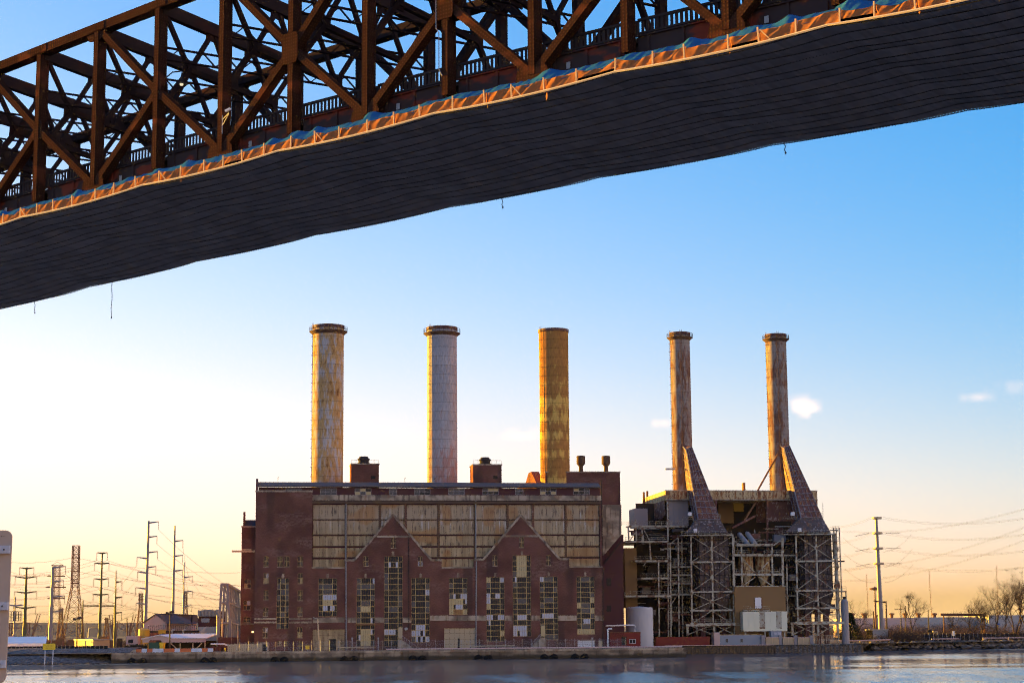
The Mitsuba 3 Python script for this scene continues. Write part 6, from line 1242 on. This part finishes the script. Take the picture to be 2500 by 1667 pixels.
for i, (x, yt, lab) in enumerate(((323, 952, "dark leaning wooden pole left of the right monopole"), (432, 870, "dark wooden lamp pole just right of the right monopole"), (557, 895, "dark wooden pole with a small crossarm left of the near bare tree"), (597, 905, "thin wooden pole beside the near bare tree"), (793, 940, "thin pole in front of the white warehouse"), (1140, 935, "wooden pole among the bare trees at right"), (1384, 940, "sturdy wooden pole carrying a blue sign at right"), (925, 975, "left post of the wooden gantry"), (1270, 968, "right post of the wooden gantry"))):
    Y = 625; k = thing("wooden_pole", lab, "pole"); a, b = wd(_e, x, yt, Y), wd(_e, x + (12 if i == 0 else 4), 1120, Y); b[2] = GZ; part(k, "shaft", MB().tube([b, a], [.38, .22] if i < 2 or i > 6 else [.25, .15], 7), "timber" if i < 7 else "lattice_rust", 40)
    if i == 1: part(k, "lamp", MB().bar(a + [0, 0, -.4], a + [-3.4, 0, .2], .2, .2).bar(a + [-2.6, 0, .1], a + [-4.2, 0, .3], .5, .35), "dark_steel")
    if i == 2: part(k, "crossarm", MB().bar(a + [-2.2, 0, -1.5], a + [1, 0, -1.5], .2, .25), "timber")
    if i == 6: w = wrect(_e, 1370, 1055, 1408, 1068, Y - .4); part(k, "sign_plate", MB().box(w[0], w[1], Y - .46, Y - .4, w[2], w[3]), "sign_blue")
k = thing("gantry_beam", "long wooden beam carried by the two gantry posts at right", "beam"); a, b = wd(_e, 900, 980, 624.5), wd(_e, 1288, 985, 624.5); put(k, MB().bar(a, b, .5, .8), "lattice_rust")
k = thing("light_mast", "slim tall light mast with a round lamp cluster just left of the right monopole", "mast"); Y = 660; a, b = wd(_e, 336, 760, Y), wd(_e, 346, 1110, Y); b[2] = GZ; part(k, "shaft", MB().tube([b, a], [.4, .2], 8), "lattice_rust", 40); part(k, "lamp_cluster", MB().lathe(a[0], Y, [(.2, a[2] - .6), (1.9, a[2] - .3), (2.0, a[2] + .2), (.4, a[2] + .5), (0, a[2] + .9)], 14), "lattice_rust", 40); p = wd(_e, 350, 873, Y); part(k, "bracket_lamp", MB().bar(p, p + [3.6, 0, 0], .5, .5), "dark_steel")
for x0, y0, x1, lab in ((263, 635, 280, "left of the monopole"), (800, 602, 822, "above the warehouse"), (1377, 562, 1390, "behind the right trees")): a, b = wd(_e, x0, y0, 1500), wd(_e, x1, 960, 1500); b[2] = GZ; k = thing("radio_mast", "hair thin distant radio mast " + lab, "mast"); put(k, MB().tube([b, a], .2, 4), "lattice_rust")
k = thing("warehouse", "long low pale warehouse with mushroom roof vents on the far right bank", "building"); x0, x1, z0, z1 = wrect(_e, 130, 1012, 690, 1075, 900); part(k, "wall", MB().box(x0, x1, 900, 950, GZ, z1), "pink_paint"); x2, x3, z2, z3 = wrect(_e, 690, 1005, 1225, 1075, 900); part(k, "wall", MB().box(x2 + .003, x3, 902, 950, GZ, z3), "galvanised")
for i in range(24): x = x2 + (x3 - x2) * (i + .5) / 24; part(k, "bay_line", MB().box(x - .12, x + .12, 901.9, 901.997, GZ, z3), "galvanised")
x4, x5, z4_, z5_ = wrect(_e, 1480, 985, 1800, 1090, 880); part(k, "end_block", MB().box(x3 + .003, x5, 880, 930, GZ, z5_), "galvanised")
for x, w in ((150, 40), (253, 60), (485, 45), (600, 50), (715, 50), (850, 52), (355, 30)):
    p = wd(_e, x, 1008, 905); q = wd(_e, x + w / 2, 970 if x != 355 else 985, 905); h = q[2] - p[2]; hw = q[0] - wd(_e, x, 970, 905)[0]
    part(k, "roof_vent", MB().lathe(p[0], 906, [(hw * .55, p[2] - 1.5), (hw * .6, p[2] + h * .6), (hw, p[2] + h * .72), (hw * 1.02, p[2] + h), (0, p[2] + h * 1.1)], 12), "lattice_rust", 40)
k = thing("grey_bank_shed", "small grey flat roofed shed with a round dial on the right river bank", "shed"); x0, x1, z0, z1 = wrect(_e, 318, 1115, 450, 1195, 570); part(k, "wall", MB().box(x0, x1, 570, 576, GZ - .2, z1), "shed_blue_grey"); xx = wd(_e, 270, 1115, 574)[0]; part(k, "side_wall", MB().prism([(xx, 575.9), (x0 - .003, 570.1), (x0 - .003, 576)], GZ, z1 - .02, "z"), "shadow_steel"); part(k, "roof", MB().prism([(xx - .3, 576), (x0 - .1, 569.7), (x1 + .3, 569.7), (x1 + .3, 576.3)], z1 + .003, z1 + .3, "z"), "galvanised"); p = wd(_e, 345, 1160, 569.9); part(k, "dial", MB().tube([p + [0, -.12, 0], p + [0, .08, 0]], .62, 16), "galvanised", 40)  # side wall coloured near black so the low sun leaves it shaded
k = thing("black_fence", "long black screened fence behind the right rock bank", "fence"); n = 30
for i in range(n): a, b = wd(_e, 610 + i * 38, 1150 - 8 * i / n, 600 + 14 * i / n), wd(_e, 610 + (i + 1) * 38, 1150 - 8 * (i + 1) / n, 600 + 14 * (i + 1) / n); part(k, "screen", MB().bar([a[0], a[1], (GZ - .4 + a[2]) / 2], [b[0], b[1], (GZ - .4 + b[2]) / 2], .05, a[2] - GZ + .4), "fence_black"); part(k, "post", MB().tube([[a[0], a[1] - .1, GZ - .3], [a[0], a[1] - .1, a[2] + .3]], .08, 5), "galvanised")
for pts, lab in (([(820, 1212), (820, 1190), (1058, 1186), (1058, 1208)], "left"), ([(1262, 1200), (1262, 1182), (1480, 1180), (1480, 1200)], "middle"), ([(1484, 1200), (1484, 1178), (1720, 1176)], "right")): k = thing("pipe_rail", f"pale horizontal pipe rail above the right rock bank, {lab} length", "rail", "pale pipe rails on the right bank"); put(k, MB().tube([wd(_e, x, y, 592) for x, y in pts], .2, 6), "pink_paint", 40)
k = thing("bank_pipe", "long pale pipe running along the bank left of the bushes", "pipe"); p_ = [wd(_e, x, y, 556) for x, y in ((30, 1205), (240, 1203), (470, 1195))]; put(k, MB().tube(p_, .25, 6), "pink_paint", 40)
k = thing("tractor_cab", "yellowish green digger cab half hidden behind the black fence", "digger"); a, b, c, d = wrect(_e, 832, 1122, 888, 1152, 612); part(k, "cab", MB().hexa([[a, 612, GZ + .5], [b, 612, GZ + .5], [b, 615, GZ + .5], [a, 615, GZ + .5]], [[a + .4, 612.3, d], [b - .3, 612.3, d], [b - .3, 615, d], [a + .4, 615, d]]), "tan_paint"); part(k, "window", MB().box(a + .7, b - .7, 611.9, 612.2, d - 1.9, d - .4), "pane_dusty"); q = [wd(_e, x, y, 613) for x, y in ((832, 1145), (800, 1112), (790, 1140))]; part(k, "boom", MB().bar(q[0], q[1], .6, .7).bar(q[1], q[2], .5, .5), "shadow_steel")
k = thing("white_post", "small white marker post on the right bank fence line", "post"); p = wd(_e, 1010, 1120, 598); put(k, MB().box(p[0] - .35, p[0] + .35, 598, 598.1, p[2] - 1.6, p[2]).box(p[0] - .06, p[0] + .06, 598.1, 598.2, GZ - .3, p[2] - .1), "white_paint")
for i, (x, y, s) in enumerate(((1465, 605, 1), (1545, 590, 1.3), (1590, 626, .9))):
    p = wd(_e, x, y, 500); k = thing("bird", ("leftmost", "highest", "rightmost and lowest")[i] + " of the three gulls flying over the right trees", "bird", "gulls over the right trees"); m = MB(); w = .75 * s
    m.tube([p + [-.28 * s, 0, -.02], p + [-.1 * s, 0, .02], p + [.15 * s, 0, .03], p + [.33 * s, 0, .05]], [.02, .09 * s, .08 * s, .02], 7)
    for sg in (-1, 1): t = (.5, .25, .5)[i]; m.hexa([p + [-.1 * s, 0, 0], p + [.1 * s, 0, 0], p + [.1 * s, 0, .02], p + [-.1 * s, 0, .02]], [p + [-.05 * s + sg * w * .9, sg * .25, w * t], p + [.04 * s + sg * w * .9, sg * .25, w * t], p + [.04 * s + sg * w * .9, sg * .25, w * t + .02], p + [-.05 * s + sg * w * .9, sg * .25, w * t + .02]])
    put(k, m, "bird_grey")


def bare_tree(name, label, m, x, yt, Y, spread, seed, group="bare trees on the right bank", dense=1.0, lean=0.0, stems=1):
    """A leafless tree: tapered trunk, limbs and twigs grown by forking."""
    rg = random.Random(seed); b, t = wd(m, x, 1110, Y), wd(m, x, yt, Y); b[2] = GZ - .2; H = t[2] - b[2]; k = thing(name, label, "tree", group); trunk, crown = MB(), MB()
    def grow(p, d, L, r, lev):
        n = 4; pts = [p]; q = p
        for i in range(n): d = unit(d + np.array([rg.gauss(0, .10), rg.gauss(0, .10), rg.gauss(.035, .06)])); q = q + d * L / n; pts.append(q)
        (trunk if lev < 2 else crown).tube(pts, np.linspace(r, r * .62, n + 1), 5 if lev < 2 else 3, False)
        if lev >= 7 or r < .013: return
        kids = 3 if rg.random() < .32 * dense and lev < 5 else 2
        for c in range(kids):
            a = rg.random() * 6.283; s = unit(np.cross(d, [math.cos(a), math.sin(a), .3])); th = rg.uniform(.25, .62) * spread; grow(pts[-1 - (c > 1)], unit(d * math.cos(th) + s * math.sin(th)), L * rg.uniform(.66, .86), r * (.74 if c == 0 else .6), lev + 1)
        if lev in (1, 2, 3) and rg.random() < .6 * dense:
            a = rg.random() * 6.283; s = unit(np.cross(d, [math.cos(a), math.sin(a), .2])); grow(pts[2], unit(d * .6 + s * .8), L * .6, r * .45, lev + 2)
    for s in range(stems): grow(b + [rg.uniform(-.5, .5) * (stems > 1), rg.uniform(-.5, .5) * (stems > 1), 0], unit(np.array([lean + rg.gauss(0, .18 if stems > 1 else .04), rg.gauss(0, .05), 1])), H * .27, H * .013 + .05, 0)
    part(k, "trunk", trunk, "bark", 60); part(k, "crown", crown, "bark")
    return k


bare_tree("bare_tree", "bare rounded tree with a bird nest, left of the gantry posts", _e, 645, 780, 612, 1.1, 5, dense=1.4)
p = wd(_e, 622, 830, 612); nk = thing("bird_nest", "dark twig nest in the crown of the near bare tree", "nest"); nm = MB()
for _ in range(70): q = p + np.array([rng.gauss(0, .55), rng.gauss(0, .5), rng.gauss(0, .4)]); nm.bar(q, q + [rng.uniform(-.8, .8), rng.uniform(-.6, .6), rng.uniform(-.3, .3)], .06, .06)
put(nk, nm, "bark")
bare_tree("bare_tree", "bare spreading tree standing at the right gantry post", _e, 1248, 820, 618, 1.2, 12, dense=1.5, stems=2)
bare_tree("bare_tree", "tall bare tree beside the pole with the blue sign", _e, 1388, 700, 616, 1.0, 23, dense=1.3)
bare_tree("bare_tree", "tallest bare tree with several stems at the right frame edge", _e, 1545, 640, 610, 1.1, 31, dense=1.4, stems=3)
bare_tree("bare_tree", "slim bare tree between the blue sign pole and the tallest tree", _e, 1450, 790, 618, .8, 37, dense=1.0)
bare_tree("bare_tree", "thin leaning bare tree cut by the right frame edge", _e, 1640, 690, 605, 1.0, 41, dense=1.2)
bare_tree("bare_tree", "hazy distant bare tree left of the right monopole", _e, 178, 860, 760, 1.2, 44, dense=1.2)
bare_tree("bare_tree", "small twiggy bare tree in front of the warehouse's left part", _e, 205, 1030, 640, 1.3, 46, dense=1.2, stems=2)
bare_tree("bare_tree", "low twiggy bare tree left of the spreading tree at the gantry", _e, 1150, 880, 622, 1.2, 48, dense=1.3, stems=2)
bare_tree("bare_tree", "small bare sapling between the gantry posts", _e, 1010, 950, 626, 1.2, 52, dense=1.0, stems=2)
# one conifer, brush
k = thing("conifer_tree", "dark bushy evergreen behind the grey silo", "tree"); b, t = wd(_e, 130, 1180, 575), wd(_e, 118, 965, 575); b[2] = GZ; part(k, "trunk", MB().tube([b, t], [.35, .05], 6), "bark"); H = t[2] - b[2]; cm = MB()
for i in range(1500):
    f = nrg.random() ** .8; a = nrg.random() * 6.283; R_ = (1 - f) ** .8 * 4.6 * (.4 + .6 * nrg.random()) + .15; c = b + (t - b) * (.05 + .95 * f) + np.array([R_ * math.cos(a), R_ * math.sin(a), -.3 * R_ * .3]); d = unit([math.cos(a), math.sin(a), -.25 + .4 * nrg.random()]); cm.bar(c - d * .5, c + d * .55, .28, .05)
part(k, "crown", cm, "needles")
def brush(n, fn, h):
    m = MB()
    for _ in range(n):
        p = np.array(fn()); hh = h * (.4 + .9 * rng.random()); q = p + [rng.gauss(0, .35 * hh), rng.gauss(0, .3 * hh), hh]; mid_ = (p + q) / 2 + [rng.gauss(0, .1), 0, 0]; m.tube([p, mid_, q], [.05, .04, .02], 3, False)
        for _k in range(2): s = p + (q - p) * rng.uniform(.3, .9); m.tube([s, s + [rng.gauss(0, .4 * hh), rng.gauss(0, .3), .35 * hh * rng.random()]], [.035, .018], 3, False)
    return m
k = thing("brush", "brown leafless brush and weeds along the right bank", "brush", kind="stuff")
def bf():
    x = rng.uniform(60, 1640); Y = rng.uniform(566, 590) if 300 < x < 700 else rng.uniform(604, 640); p = wd(_e, x, 1150, Y); return p[0], Y, GZ - .3
put(k, brush(3600, bf, 2.6), "brush")
k = thing("tall_scrub", "tall tangled brown scrub before the far warehouse", "brush", kind="stuff"); put(k, brush(2600, lambda: (wd(_e, rng.uniform(60, 1640), 1120, 700)[0], rng.uniform(640, 780), GZ), 4.6), "brush")
k = thing("bank_scrub", "denser brown scrub between the grey shed and the black fence", "brush", kind="stuff"); put(k, brush(1100, lambda: (wd(_e, rng.gauss(540, 75), 1150, 578)[0], rng.uniform(566, 586), GZ - .8), 3.4), "brush")
k = thing("far_scrub", "low scrub on the far side of the left yard", "brush", kind="stuff"); put(k, brush(1500, lambda: (wd(_d, rng.uniform(40, 1000), 1240, 640)[0], rng.uniform(600, 720), GZ), 2.0), "brush")
# wires-level clutter behind the left sheds
for i in range(14):
    x = 60 + i * 62 + rng.uniform(-15, 15); Y = rng.uniform(520, 600); a, b, c, d = wrect(_d, x, rng.uniform(1215, 1255), x + rng.uniform(20, 50), 1290, Y); k = thing("switchgear_box", f"low switchgear housing in the far substation yard, {ORD[i]} from the left", "equipment", "switchgear housings in the left yard"); put(k, MB().box(a, b, Y, Y + 2, GZ, max(d, GZ + 2)), rng.choice(["galvanised", "pink_paint", "shadow_steel", "lattice_rust"]))

# ------------------------------------------------------------------ thin evening haze
scene["haze_air"] = {"type": "homogeneous", "albedo": 0.96, "sigma_t": HAZE}
k = thing("haze", kind="stuff"); scene[k] = {"type": "cube", "to_world": T().translate([0, 7000, 49]).scale([12600, 7200, 51]), "bsdf": {"type": "null"}, "interior": {"type": "ref", "id": "haze_air"}}
scene["camera"]["medium"] = {"type": "ref", "id": "haze_air"}
